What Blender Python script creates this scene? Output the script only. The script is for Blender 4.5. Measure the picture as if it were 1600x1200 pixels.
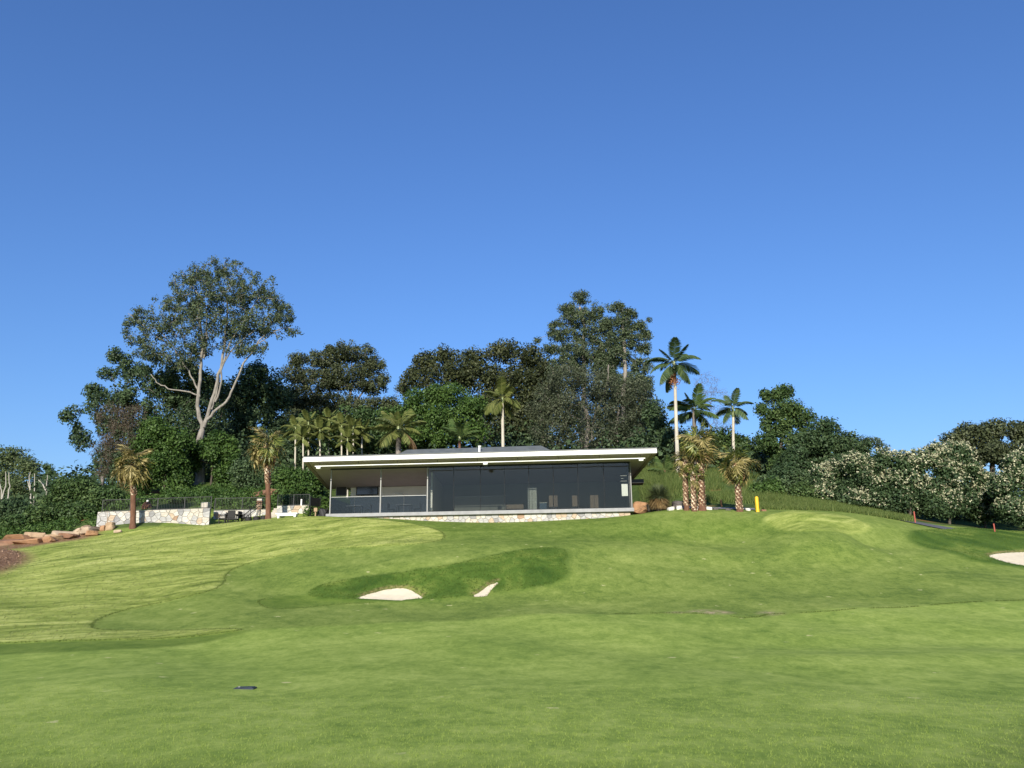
import bpy, bmesh, math, random
import numpy as np
from mathutils import Vector, Matrix, Euler
R = math.radians
SC = bpy.context.scene
COL = SC.collection
for o in list(bpy.data.objects): bpy.data.objects.remove(o)

# ---------------------------------------------------------------- camera, sky, sun, exposure
F_PX, PITCH, ROLL, EYE = 1300.0, R(14.0), R(0.7), 1.6
cam_d = bpy.data.cameras.new('camera'); cam = bpy.data.objects.new('camera', cam_d); COL.objects.link(cam)
cam_d.sensor_fit = 'HORIZONTAL'; cam_d.sensor_width = 36.0; cam_d.lens = 36.0 * F_PX / 1600.0
cam_d.clip_start = 0.1; cam_d.clip_end = 6000.0
cam.location = (0, 0, EYE)
CAM_M = Matrix.Rotation(math.pi / 2 + PITCH, 3, 'X') @ Matrix.Rotation(-ROLL, 3, 'Z')
cam.rotation_euler = CAM_M.to_euler()
SC.camera = cam

SUN_EL, SUN_AZ = R(24.5), R(9.0)       # the sun stands behind the photographer, a little to the left
world = bpy.data.worlds.new('World'); SC.world = world; world.use_nodes = True
wn = world.node_tree.nodes; wl = world.node_tree.links
bg = wn['Background']; sky = wn.new('ShaderNodeTexSky')
sky.sky_type = 'NISHITA'; sky.sun_disc = False
sky.sun_elevation = SUN_EL; sky.sun_rotation = math.pi + SUN_AZ
sky.air_density = 1.45; sky.dust_density = 0.4; sky.ozone_density = 10.0; sky.altitude = 60.0
wb = wn.new('ShaderNodeMix'); wb.data_type = 'RGBA'; wb.blend_type = 'MULTIPLY'; wb.inputs[0].default_value = 1.0
wb.inputs[7].default_value = (1.02, 0.955, 1.08, 1)                # the phone's white balance
wl.new(sky.outputs[0], wb.inputs[6]); wl.new(wb.outputs[2], bg.inputs[0]); bg.inputs[1].default_value = 0.098
sun_d = bpy.data.lights.new('sun', 'SUN'); sun = bpy.data.objects.new('sun', sun_d); COL.objects.link(sun)
sun_d.energy = 4.6; sun_d.angle = R(0.53); sun_d.color = (1.0, 0.93, 0.80)
SUN_DIR = Vector((math.sin(SUN_AZ) * math.cos(SUN_EL), math.cos(SUN_AZ) * math.cos(SUN_EL), -math.sin(SUN_EL)))
sun.rotation_euler = SUN_DIR.to_track_quat('-Z', 'Y').to_euler()
sun.location = (-30, -60, 40)
SC.view_settings.view_transform = 'Standard'; SC.view_settings.look = 'None'
SC.view_settings.gamma = 1.0; SC.view_settings.use_curve_mapping = False
SC.view_settings.exposure = 0.6

# ---------------------------------------------------------------- helpers
CM = np.array(CAM_M); ORG = np.array([0.0, 0.0, EYE])
def ray(px, py):
    d = CM @ np.array([(px - 800.0) / F_PX, (600.0 - py) / F_PX, -1.0])
    return d / d[1]                               # one metre of depth (Y) for each step
def at(px, py, Y):
    return ORG + ray(px, py) * Y
def ray_plane(px, py, p0, n):
    d = ray(px, py); t = np.dot(np.asarray(p0) - ORG, n) / np.dot(d, n)
    return ORG + d * t

def tag(o, label=None, cat=None, group=None, kind=None):
    if label: o['label'] = label
    if cat: o['category'] = cat
    if group: o['group'] = group
    if kind: o['kind'] = kind
    return o
def empty(name, loc, rz=0.0):
    o = bpy.data.objects.new(name, None); COL.objects.link(o)
    o.location = loc; o.rotation_euler = (0, 0, rz); o.empty_display_size = 0.3
    return o
def link(name, me, parent=None, mat=None):
    o = bpy.data.objects.new(name, me); COL.objects.link(o)
    if parent is not None: o.parent = parent
    if mat is not None:
        me.materials.clear(); me.materials.append(mat)
    return o
def np_mesh(name, V, F, tint=None, smooth=False):
    V = np.asarray(V, dtype=np.float32); F = np.asarray(F, dtype=np.int32); k = F.shape[1]
    me = bpy.data.meshes.new(name)
    me.vertices.add(len(V)); me.vertices.foreach_set('co', V.ravel())
    me.loops.add(F.size); me.loops.foreach_set('vertex_index', F.ravel())
    me.polygons.add(len(F))
    me.polygons.foreach_set('loop_start', np.arange(0, F.size, k, dtype=np.int32))
    me.polygons.foreach_set('loop_total', np.full(len(F), k, dtype=np.int32))
    if smooth: me.polygons.foreach_set('use_smooth', np.ones(len(F), dtype=bool))
    if tint is not None:
        a = me.attributes.new('tint', 'FLOAT', 'POINT'); a.data.foreach_set('value', np.asarray(tint, dtype=np.float32))
    me.update(calc_edges=True)
    return me
def bm_obj(name, bm, mat, parent=None, smooth=False):
    me = bpy.data.meshes.new(name)
    bmesh.ops.recalc_face_normals(bm, faces=bm.faces)
    bm.to_mesh(me); bm.free()
    if smooth:
        for p in me.polygons: p.use_smooth = True
    return link(name, me, parent, mat)
def add_box(bm, x0, x1, y0, y1, z0, z1, bevel=0.0, M=None):
    vs = [bm.verts.new((x, y, z)) for z in (z0, z1) for y in (y0, y1) for x in (x0, x1)]
    fs = [bm.faces.new([vs[i] for i in q]) for q in ((0, 2, 3, 1), (4, 5, 7, 6), (0, 1, 5, 4), (2, 6, 7, 3), (0, 4, 6, 2), (1, 3, 7, 5))]
    if bevel > 0:
        es = list({e for f in fs for e in f.edges})
        r = bmesh.ops.bevel(bm, geom=es, offset=bevel, segments=1, affect='EDGES')
        vs = list({v for f in r['faces'] for v in f.verts} | {v for v in vs if v.is_valid})
    if M is not None: bmesh.ops.transform(bm, matrix=M, verts=[v for v in vs if v.is_valid])
    return bm
def box_obj(name, x0, x1, y0, y1, z0, z1, mat, parent=None, bevel=0.0):
    bm = bmesh.new(); add_box(bm, x0, x1, y0, y1, z0, z1, bevel); return bm_obj(name, bm, mat, parent)
def prism(bm, poly, z0, z1, inset=0.0):
    """convex polygon in XY extruded in Z; upper rim chamfered by inset"""
    n = len(poly); c = np.mean(np.array(poly), axis=0)
    lo = [bm.verts.new((p[0], p[1], z0)) for p in poly]
    if inset > 0:
        mi = [bm.verts.new((p[0], p[1], z1 - inset * .7)) for p in poly]
        hi = []
        for p in poly:
            d = np.array(p) - c; L = np.linalg.norm(d) + 1e-6; q = c + d * max(0.2, (L - inset) / L)
            hi.append(bm.verts.new((q[0], q[1], z1)))
        for i in range(n):
            j = (i + 1) % n
            bm.faces.new((lo[i], lo[j], mi[j], mi[i])); bm.faces.new((mi[i], mi[j], hi[j], hi[i]))
    else:
        hi = [bm.verts.new((p[0], p[1], z1)) for p in poly]
        for i in range(n):
            j = (i + 1) % n; bm.faces.new((lo[i], lo[j], hi[j], hi[i]))
    bm.faces.new(hi); bm.faces.new(lo[::-1])

class Tubes:
    """tapered tubes collected into one mesh"""
    def __init__(self, sides=6): self.V = []; self.F = []; self.n = 0; self.s = sides
    def add(self, pts, rad, sides=None):
        s = sides or self.s; pts = np.asarray(pts, float); m = len(pts)
        rad = np.broadcast_to(np.asarray(rad, float), (m,)) if np.ndim(rad) else np.full(m, rad)
        T = np.gradient(pts, axis=0); T /= (np.linalg.norm(T, axis=1, keepdims=True) + 1e-9)
        ref = np.array([0.0, 1.0, 0.0]) if abs(T[0][1]) < 0.8 else np.array([1.0, 0, 0])
        A = np.cross(T, ref); A /= (np.linalg.norm(A, axis=1, keepdims=True) + 1e-9); B = np.cross(T, A)
        th = np.linspace(0, 2 * math.pi, s, endpoint=False)
        ring = pts[:, None, :] + rad[:, None, None] * (A[:, None, :] * np.cos(th)[None, :, None] + B[:, None, :] * np.sin(th)[None, :, None])
        self.V.append(ring.reshape(-1, 3))
        i = np.arange(m - 1)[:, None] * s; j = np.arange(s)[None, :]; jn = (j + 1) % s
        f = np.stack([i + j, i + jn, i + s + jn, i + s + j], -1).reshape(-1, 4) + self.n
        self.F.append(f); self.n += m * s
    def mesh(self, name, off=(0, 0, 0), smooth=True):
        return np_mesh(name, np.concatenate(self.V) - np.asarray(off), np.concatenate(self.F), smooth=smooth)

# ---------------------------------------------------------------- materials
class NT:
    def __init__(self, name):
        self.m = bpy.data.materials.new(name); self.m.use_nodes = True
        self.t = self.m.node_tree; self.t.nodes.clear()
        self.out = self.t.nodes.new('ShaderNodeOutputMaterial')
    def n(self, typ, **kw):
        nd = self.t.nodes.new(typ)
        for k, v in kw.items():
            if k.startswith('_'): setattr(nd, k[1:], v)
        for k, v in kw.items():
            if not k.startswith('_'): nd.inputs[k.replace('__', ' ')].default_value = v
        return nd
    def l(self, a, b): self.t.links.new(a, b)
    def noise(self, vec, scale, detail=4, rough=.55, dist=0.0):
        nd = self.n('ShaderNodeTexNoise', Scale=scale, Detail=detail, Roughness=rough, Distortion=dist)
        if vec is not None: self.l(vec, nd.inputs['Vector'])
        return nd.outputs['Fac']
    def ramp(self, fac, stops, interp='LINEAR'):
        nd = self.n('ShaderNodeValToRGB'); cr = nd.color_ramp; cr.interpolation = interp
        while len(cr.elements) < len(stops): cr.elements.new(0.5)
        for e, (p, c) in zip(cr.elements, stops):
            e.position = p; e.color = (*c, 1) if len(c) == 3 else c
        self.l(fac, nd.inputs[0]); return nd.outputs[0]
    def mix(self, fac, a, b, mode='MIX'):
        nd = self.n('ShaderNodeMix', _data_type='RGBA', _blend_type=mode)
        for sock, v in ((nd.inputs[0], fac), (nd.inputs[6], a), (nd.inputs[7], b)):
            if isinstance(v, bpy.types.NodeSocket): self.l(v, sock)
            else: sock.default_value = v if np.ndim(v) == 0 else ((*v, 1) if len(v) == 3 else v)
        return nd.outputs[2]
    def math(self, op, a, b=0.0, clamp=False):
        nd = self.n('ShaderNodeMath', _operation=op, _use_clamp=clamp)
        for i, v in enumerate((a, b)):
            if isinstance(v, bpy.types.NodeSocket): self.l(v, nd.inputs[i])
            else: nd.inputs[i].default_value = v
        return nd.outputs[0]
    def mapping(self, scale=(1, 1, 1), rot=(0, 0, 0), coord='Object', vec=None):
        if vec is None: vec = self.n('ShaderNodeTexCoord').outputs[coord]
        mp = self.n('ShaderNodeMapping'); mp.inputs['Scale'].default_value = scale; mp.inputs['Rotation'].default_value = rot
        self.l(vec, mp.inputs['Vector']); return mp.outputs[0]
    def bump(self, h, strength=.3, dist=.02):
        b = self.n('ShaderNodeBump', Strength=strength, Distance=dist); self.l(h, b.inputs['Height']); return b.outputs[0]
    def finish(self, color, rough=.8, spec=.3, normal=None, metal=0.0, extra=None):
        p = self.n('ShaderNodeBsdfPrincipled', Roughness=rough, Metallic=metal)
        p.inputs['Specular IOR Level'].default_value = spec
        if isinstance(color, bpy.types.NodeSocket): self.l(color, p.inputs['Base Color'])
        else: p.inputs['Base Color'].default_value = (*color, 1)
        if normal is not None: self.l(normal, p.inputs['Normal'])
        self.l(p.outputs[0], self.out.inputs[0]); self.p = p; return self.m

def plain(name, c, rough=.7, spec=.3, var=.18, scale=6.0, metal=0.0, bump=0.0):
    t = NT(name); v = t.mapping(); f = t.noise(v, scale, 5)
    a = tuple(max(0, x * (1 - var)) for x in c); b = tuple(min(1, x * (1 + var)) for x in c)
    nrm = t.bump(t.noise(v, scale * 5, 4), bump, .02) if bump else None
    return t.finish(t.ramp(f, [(.3, a), (.7, b)]), rough, spec, nrm, metal)
def leaf_mat(name, dark, mid, light, transl=.25, rough=.55, spec=.25):
    t = NT(name); at_ = t.n('ShaderNodeAttribute'); at_.attribute_name = 'tint'
    col = t.ramp(at_.outputs['Fac'], [(0.0, dark), (.5, mid), (1.0, light)])
    p = t.n('ShaderNodeBsdfPrincipled', Roughness=rough); p.inputs['Specular IOR Level'].default_value = spec
    t.l(col, p.inputs['Base Color'])
    tr = t.n('ShaderNodeBsdfTranslucent'); t.l(col, tr.inputs[0])
    mx = t.n('ShaderNodeMixShader'); mx.inputs[0].default_value = transl
    t.l(p.outputs[0], mx.inputs[1]); t.l(tr.outputs[0], mx.inputs[2]); t.l(mx.outputs[0], t.out.inputs[0])
    return t.m
def bark_mat(name, a, b, scale=3.0):
    t = NT(name); v = t.mapping((scale, scale, scale * .25)); f = t.noise(v, 2.0, 6, .65)
    return t.finish(t.ramp(f, [(.3, a), (.72, b)]), .85, .15, t.bump(t.noise(v, 6.0, 4), .5, .03))
def glass_mat(name, tint, refl=1.0):
    t = NT(name); tr = t.n('ShaderNodeBsdfTransparent'); tr.inputs[0].default_value = (*tint, 1)
    gl = t.n('ShaderNodeBsdfGlossy', Roughness=.0); gl.inputs[0].default_value = (1.0, .99, .89, 1)
    fr = t.n('ShaderNodeFresnel', IOR=1.5); f = t.math('MULTIPLY', fr.outputs[0], refl, True)
    mx = t.n('ShaderNodeMixShader'); t.l(f, mx.inputs[0]); t.l(tr.outputs[0], mx.inputs[1]); t.l(gl.outputs[0], mx.inputs[2])
    t.l(mx.outputs[0], t.out.inputs[0]); return t.m
# ---------------------------------------------------------------- clubhouse frame (needed by the terrain)
P_L = at(513.4, 803.0, 58.5)                                   # foot of the front glazing, left and right
P_R = ray_plane(988.0, 793.5, P_L, np.array([0, 0, 1.0]))
b_w = float(np.linalg.norm((P_R - P_L)[:2])); U = (P_R - P_L) / b_w; Vd = np.array([-U[1], U[0], 0.0])
B_YAW = math.atan2(U[1], U[0]); FLOOR = float(P_L[2])
print('building yaw', math.degrees(B_YAW), 'width', b_w, 'floor', FLOOR, 'P_R', P_R)
def loc_b(px, py, v):
    """pixel -> (u, w) on the building plane v metres behind the glazing"""
    q = ray_plane(px, py, P_L + Vd * v, Vd) - P_L
    return float(np.dot(q, U)), float(q[2])

# ---------------------------------------------------------------- terrain: a smooth surface through surveyed points
SURVEY = [  # pixel x, pixel y, depth in metres
 (382,1076,15.5),(-100,1080,15.5),(800,1076,15.5),(1250,1080,15.5),(1700,1076,15.5),
 (0,1008,25),(400,1000,26),(800,1000,25.5),(1200,1000,25.5),(1600,1000,25),
 (0,970,29.5),(250,965,31),(500,960,32),(800,960,32),(1150,957,32),(1450,946,33),(1650,938,33),
 (0,935,34),(150,935,35),(350,928,36),(450,935,36),(1000,930,37),(1200,925,37),(1400,915,38),(1620,905,38),
 (0,900,39.5),(150,895,40),(350,895,41),(430,905,39.6),(930,900,39.5),(1050,900,40.5),(1200,895,41),(1400,885,42),
 (-60,880,44),(20,880,45),(120,865,46),(300,865,45.5),(460,866,45),(560,868,44.5),(1000,868,44.5),(1200,862,46),(1350,858,47),
 (-80,860,51),(10,856,51),(80,850,52),(150,842,54),(210,833,55.3),(300,823,56.4),(400,838,49.5),(560,836,50),(700,842,48.5),(850,840,48.5),(1000,835,49.5),(1150,836,49.5),
 (370,816,57),(440,811,57.6),(500,806,58),(600,810,57.4),(700,815,56.8),(760,816.5,56.4),(840,814.5,56),(900,811,55.8),(990,804,55.2),
 (1080,800,54.5),(1180,801,53.5),(1250,798.5,50.5),(1260,801,55),(1350,806,55),(1320,832,47),
 (1450,826,55),(1540,828,58),(1620,832,60),(1470,848,48.5),(1610,845,53),
 (520,905,39.2),(580,897,39.6),(640,891,40.0),(700,883,40.6),(760,870,42),(830,859,44),(880,858,44.5),
 (480,932,36.8),(560,933,37.0),(610,926,37.8),(660,934,37.0),(700,932,37.4),(760,914,39.0),(820,916,38.6),(880,908,39.2),
 (1520,862,47.5),(1580,864,47.8),(1570,878,45.2),(1620,876,45.6),(1500,868,45),
 (1030,793,60),(1100,794,59),(1200,792,60),(1300,795,60),(1450,815,63),(1600,835,64),
 (1010,760,69),(1100,764,68),(1060,750,73),(1200,770,68),(1300,785,67),(1010,735,80),(1150,745,78),
 (340,819,60.3),(420,815,60.3),(480,810,60.6),(340,797,62.5),(420,794,62.6),(480,788,63),(250,793,60.5),(160,806,60.5),
 (330,770,72),(420,768,71),(480,770,70),(320,755,78),(450,752,77),
 (60,836,58),(0,842,58),(-80,850,58),(100,815,66),(0,820,66),(150,790,72),
 (300,720,100),(500,708,103),(700,700,104),(900,702,103),(1100,728,98),(1300,760,92),(1500,795,86),(1650,808,86),(100,780,95),(-60,795,100),
]
pts = [at(*s) for s in SURVEY]
for x in (-40, -20, -8, 0, 8, 20, 40):
    for y, z in ((-25, -.6), (-8, -.1), (3, 0.0), (9, 0.0)): pts.append(np.array([x, y, z]))
for u in (1.0, .25 * b_w, .5 * b_w, .75 * b_w, b_w - 1):
    for v in (2.0, 7.0, 12.0): q = P_L + U * u + Vd * v; pts.append(np.array([q[0], q[1], FLOOR - .75]))
for x, y, z in ((-45, 20, 0.4), (-50, 40, 1.5), (-60, 60, 4), (-70, 85, 8), (50, 20, .3), (55, 40, 2.0), (62, 60, 5), (70, 85, 8),
                (-60, 130, 14), (-20, 135, 18), (20, 135, 18), (60, 130, 12), (-90, 150, 14)): pts.append(np.array([x, y, z], float))
CP = np.array(pts)
def _phi(r2): return np.where(r2 > 1e-9, 0.5 * r2 * np.log(np.maximum(r2, 1e-12)), 0.0)
_S = 30.0
_c = CP[:, :2] / _S
_K = _phi(((_c[:, None] - _c[None]) ** 2).sum(-1)) + np.eye(len(CP)) * 2e-3
_Pm = np.c_[np.ones(len(CP)), _c]
_A = np.block([[_K, _Pm], [_Pm.T, np.zeros((3, 3))]])
_W = np.linalg.solve(_A, np.r_[CP[:, 2], 0, 0, 0])
def gz(x, y):
    x = np.atleast_1d(np.asarray(x, float)); y = np.atleast_1d(np.asarray(y, float)); sh = x.shape
    q = np.c_[x.ravel(), y.ravel()]
    z = np.empty(len(q))
    for i in range(0, len(q), 20000):
        c = q[i:i + 20000] / _S
        z[i:i + 20000] = _phi(((c[:, None] - _c[None]) ** 2).sum(-1)) @ _W[:-3] + _W[-3] + c @ _W[-2:]
    r = np.hypot(q[:, 0], q[:, 1] - 45); k = np.clip((r - 75) / 60, 0, 1); k = k * k * (3 - 2 * k)
    far = 2.0 + 12.0 / (1 + np.exp(-(q[:, 1] - 60) / 18))
    X, Y = q[:, 0], q[:, 1]
    und = .05 * np.sin(X * .55 + .8 * np.sin(Y * .21)) * np.sin(Y * .43 + 1.0) + .03 * np.sin(X * 1.1 + Y * .6)
    und *= np.clip((Y - 9) / 8, 0, 1) * np.clip((54 - Y) / 8, 0, 1)
    und += .32 * np.exp(-((X - 14) / 9) ** 2 - ((Y - 45) / 2.0) ** 2) - .20 * np.exp(-((X - 14) / 9) ** 2 - ((Y - 49.5) / 1.8) ** 2)
    und += .16 * np.exp(-((X + 6) / 4) ** 2 - ((Y - 46) / 1.6) ** 2) + .10 * np.exp(-((X - 9) / 5) ** 2 - ((Y - 21) / 1.5) ** 2) - .12 * np.exp(-((X - 10) / 4) ** 2 - ((Y - 24.5) / 1.6) ** 2)
    return (z * (1 - k) + far * k + und * (1 - k)).reshape(sh)
def gz1(x, y): return float(gz([x], [y])[0])
def hits(pxy, y0=5.0, y1=75.0):
    """where the sight lines through these pixels meet the ground"""
    D = np.array([ray(a, b) for a, b in pxy]); t = np.arange(y0, y1, .25)
    P = ORG + D[:, None, :] * t[None, :, None]
    dz = P[..., 2] - gz(P[..., 0], P[..., 1])
    out = []
    for i in range(len(D)):
        k = np.where(dz[i] < 0)[0]; k = k[0] if len(k) else len(t) - 1
        if k > 0:
            a, b = dz[i][k - 1], dz[i][k]; s = a / (a - b) if a > b else 0; tt = t[k - 1] + .25 * min(max(s, 0), 1)
        else: tt = t[0]
        out.append(ORG + D[i] * tt)
    return np.array(out)
def smooth_poly(P, n=3):
    P = np.asarray(P)[:, :2]
    for _ in range(n):
        Q = np.roll(P, -1, 0); P = np.stack([.75 * P + .25 * Q, .25 * P + .75 * Q], 1).reshape(-1, 2)
    return P
def sdist(P, X, Y):
    """signed distance to a closed polygon, positive inside"""
    X = X.ravel(); Y = Y.ravel(); out = np.full(len(X), -50.0)
    m = (X > P[:, 0].min() - 3) & (X < P[:, 0].max() + 3) & (Y > P[:, 1].min() - 3) & (Y < P[:, 1].max() + 3)
    x = X[m]; y = Y[m]; A = P; B = np.roll(P, -1, 0); best = np.full(len(x), 1e9); ins = np.zeros(len(x), bool)
    for a, b in zip(A, B):
        d = b - a; L = d @ d + 1e-12; t = np.clip(((x - a[0]) * d[0] + (y - a[1]) * d[1]) / L, 0, 1)
        best = np.minimum(best, (x - a[0] - t * d[0]) ** 2 + (y - a[1] - t * d[1]) ** 2)
        c = (a[1] > y) != (b[1] > y)
        if abs(d[1]) > 1e-12: ins ^= c & (x < d[0] * (y - a[1]) / d[1] + a[0])
    out[m] = np.where(ins, 1, -1) * np.sqrt(best); return out
def poly(px, n=2): return smooth_poly(hits(px), n)

SAND = [poly(p, 1) for p in (
  [(551,934.5),(566,930),(576,926.5),(588,924),(597,920.5),(612,918.5),(626,917),(641,919.5),(650,925),(657,929),(665,934.5),(645,936),(624,938.5),(600,937.5),(572,936.5)],
  [(735,931),(747,925),(756,918.5),(763,913),(773,909.5),(785,905.5),(777,912),(770,918),(764,926),(760,930.5),(748,932)],
  [(1538,867),(1565,863),(1600,861),(1660,860),(1660,890),(1605,886),(1570,879)])]
ROUGH = [poly(p) for p in (
  [(-260,850),(0,848),(150,840),(300,820),(480,808),(560,810),(640,817),(690,829),(697,842),(660,851),(600,854),(520,856),(450,866),(385,880),(352,895),(350,913),(325,926),(250,942),(190,954),(150,968),(137,985),(210,986),(300,985),(400,983),(300,995),(150,1002),(0,1005),(-300,1008)],
  [(1188,808),(1230,799.5),(1290,800),(1340,813),(1372,827),(1300,832),(1240,832),(1205,822)])]
DEEP = [poly(p) for p in (
  [(474,926),(500,913),(560,902),(640,892),(700,884),(760,869),(830,857),(876,856),(893,866),(884,880),(893,900),(870,914),(800,924),(740,934),(660,940),(560,940),(486,937)],
  [(1408,842),(1450,827),(1520,825),(1600,832),(1680,835),(1680,900),(1600,888),(1530,881),(1480,864)])]
COLLAR = [poly(p) for p in (
  [(-300,1008),(0,1005),(150,1002),(300,995),(400,983),(335,1002),(150,1018),(0,1023),(-300,1028)],
  [(400,938),(440,930),(490,930),(560,936),(600,942),(520,944),(425,952),(408,946)])]
FIRST = [poly([(-300,1020),(0,1014),(400,985),(560,975),(800,962),(1050,958),(1130,958),(1175,966),(1250,957),(1450,945),(1700,932),(1700,1190),(800,1198),(-300,1190)], 1)]
SOIL = [poly(p) for p in ([(-90,866),(0,862),(60,853),(152,840),(152,828),(60,838),(0,846),(-90,850)],[(-120,862),(0,858),(36,863),(50,873),(25,888),(0,898),(-120,930)],)]
UPPER = [poly([(700,843),(650,822),(640,813),(760,818),(990,806),(1185,806),(1205,824),(1240,834),(1130,836),(1020,843),(900,850),(800,853),(740,851)], 2)]
BARE = [poly(p) for p in ([(1072,956),(1100,952),(1128,954),(1150,958),(1120,960),(1090,958)], [(1180,957),(1205,954),(1222,958),(1200,962)], [(1045,957),(1060,955.5),(1070,957),(1058,958.5)])]

# one sheet of ground: fine where the camera looks, coarse out to the horizon
gx = np.r_[-2500, -1200, -600, -300, -180, -120, -90, -70, -58, np.arange(-50, 50.01, .2), 58, 70, 90, 120, 180, 300, 600, 1200, 2500]
gy = np.r_[-2500, -1200, -500, -200, -80, -40, -20, -10, -4, np.arange(0, 20, .4), np.arange(20, 60, .15), np.arange(60, 112, .8), 125, 140, 170, 220, 320, 600, 1200, 2500, 4000]
GX, GY = np.meshgrid(gx, gy); GZ = gz(GX, GY); n0, n1 = GX.shape
def zone(polys, w=.12):
    d = np.max([sdist(p, GX, GY) for p in polys], axis=0)
    return np.clip(d / w * .5 + .5, 0, 1), d
zr, dr = zone(ROUGH); zr = np.where(GX.ravel() > 8, zr * .75, zr); zd, dd = zone(DEEP, .24); zc, dc = zone(COLLAR, .2); zf, df = zone(FIRST, .3); zs, ds = zone(SOIL, .5); ds = sdist(SOIL[1], GX, GY); zb, db = zone(BARE, .3); zn, dn = zone(SAND, .16); zu, du = zone(UPPER, 1.2)
zz = GZ.ravel() + .045 * zr + .06 * zd - .17 * np.clip(dn / .25 + .5, 0, 1) + .25 * np.clip(ds / 1.2, 0, 1)
yy = GY.ravel(); xx = GX.ravel()
wild = np.clip((yy - np.where(xx < -24, 56.8 - (-24 - xx) * .27, np.where(xx < -11, 61.8, 58.8))) / .6, 0, 1)
zlip = np.clip(1 - np.abs(dn + .06) / .12, 0, 1) * (np.max([sdist(p, GX, GY - .28) for p in SAND], axis=0) > 0)   # cut turf edge at the back of the sand
V = np.c_[xx, yy, zz]
idx = np.arange(n0 * n1).reshape(n0, n1)
Fq = np.stack([idx[:-1, :-1], idx[:-1, 1:], idx[1:, 1:], idx[1:, :-1]], -1).reshape(-1, 4)
g_me = np_mesh('ground', V, Fq, smooth=True)
for nm, cols in (('zone_a', (zr, zd, zs)), ('zone_b', (zf, zc, wild)), ('zone_c', (zb, zlip, zu))):
    a = g_me.attributes.new(nm, 'FLOAT_COLOR', 'POINT')
    a.data.foreach_set('color', np.c_[cols[0], cols[1], cols[2], np.ones_like(zr)].astype(np.float32).ravel())

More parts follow.
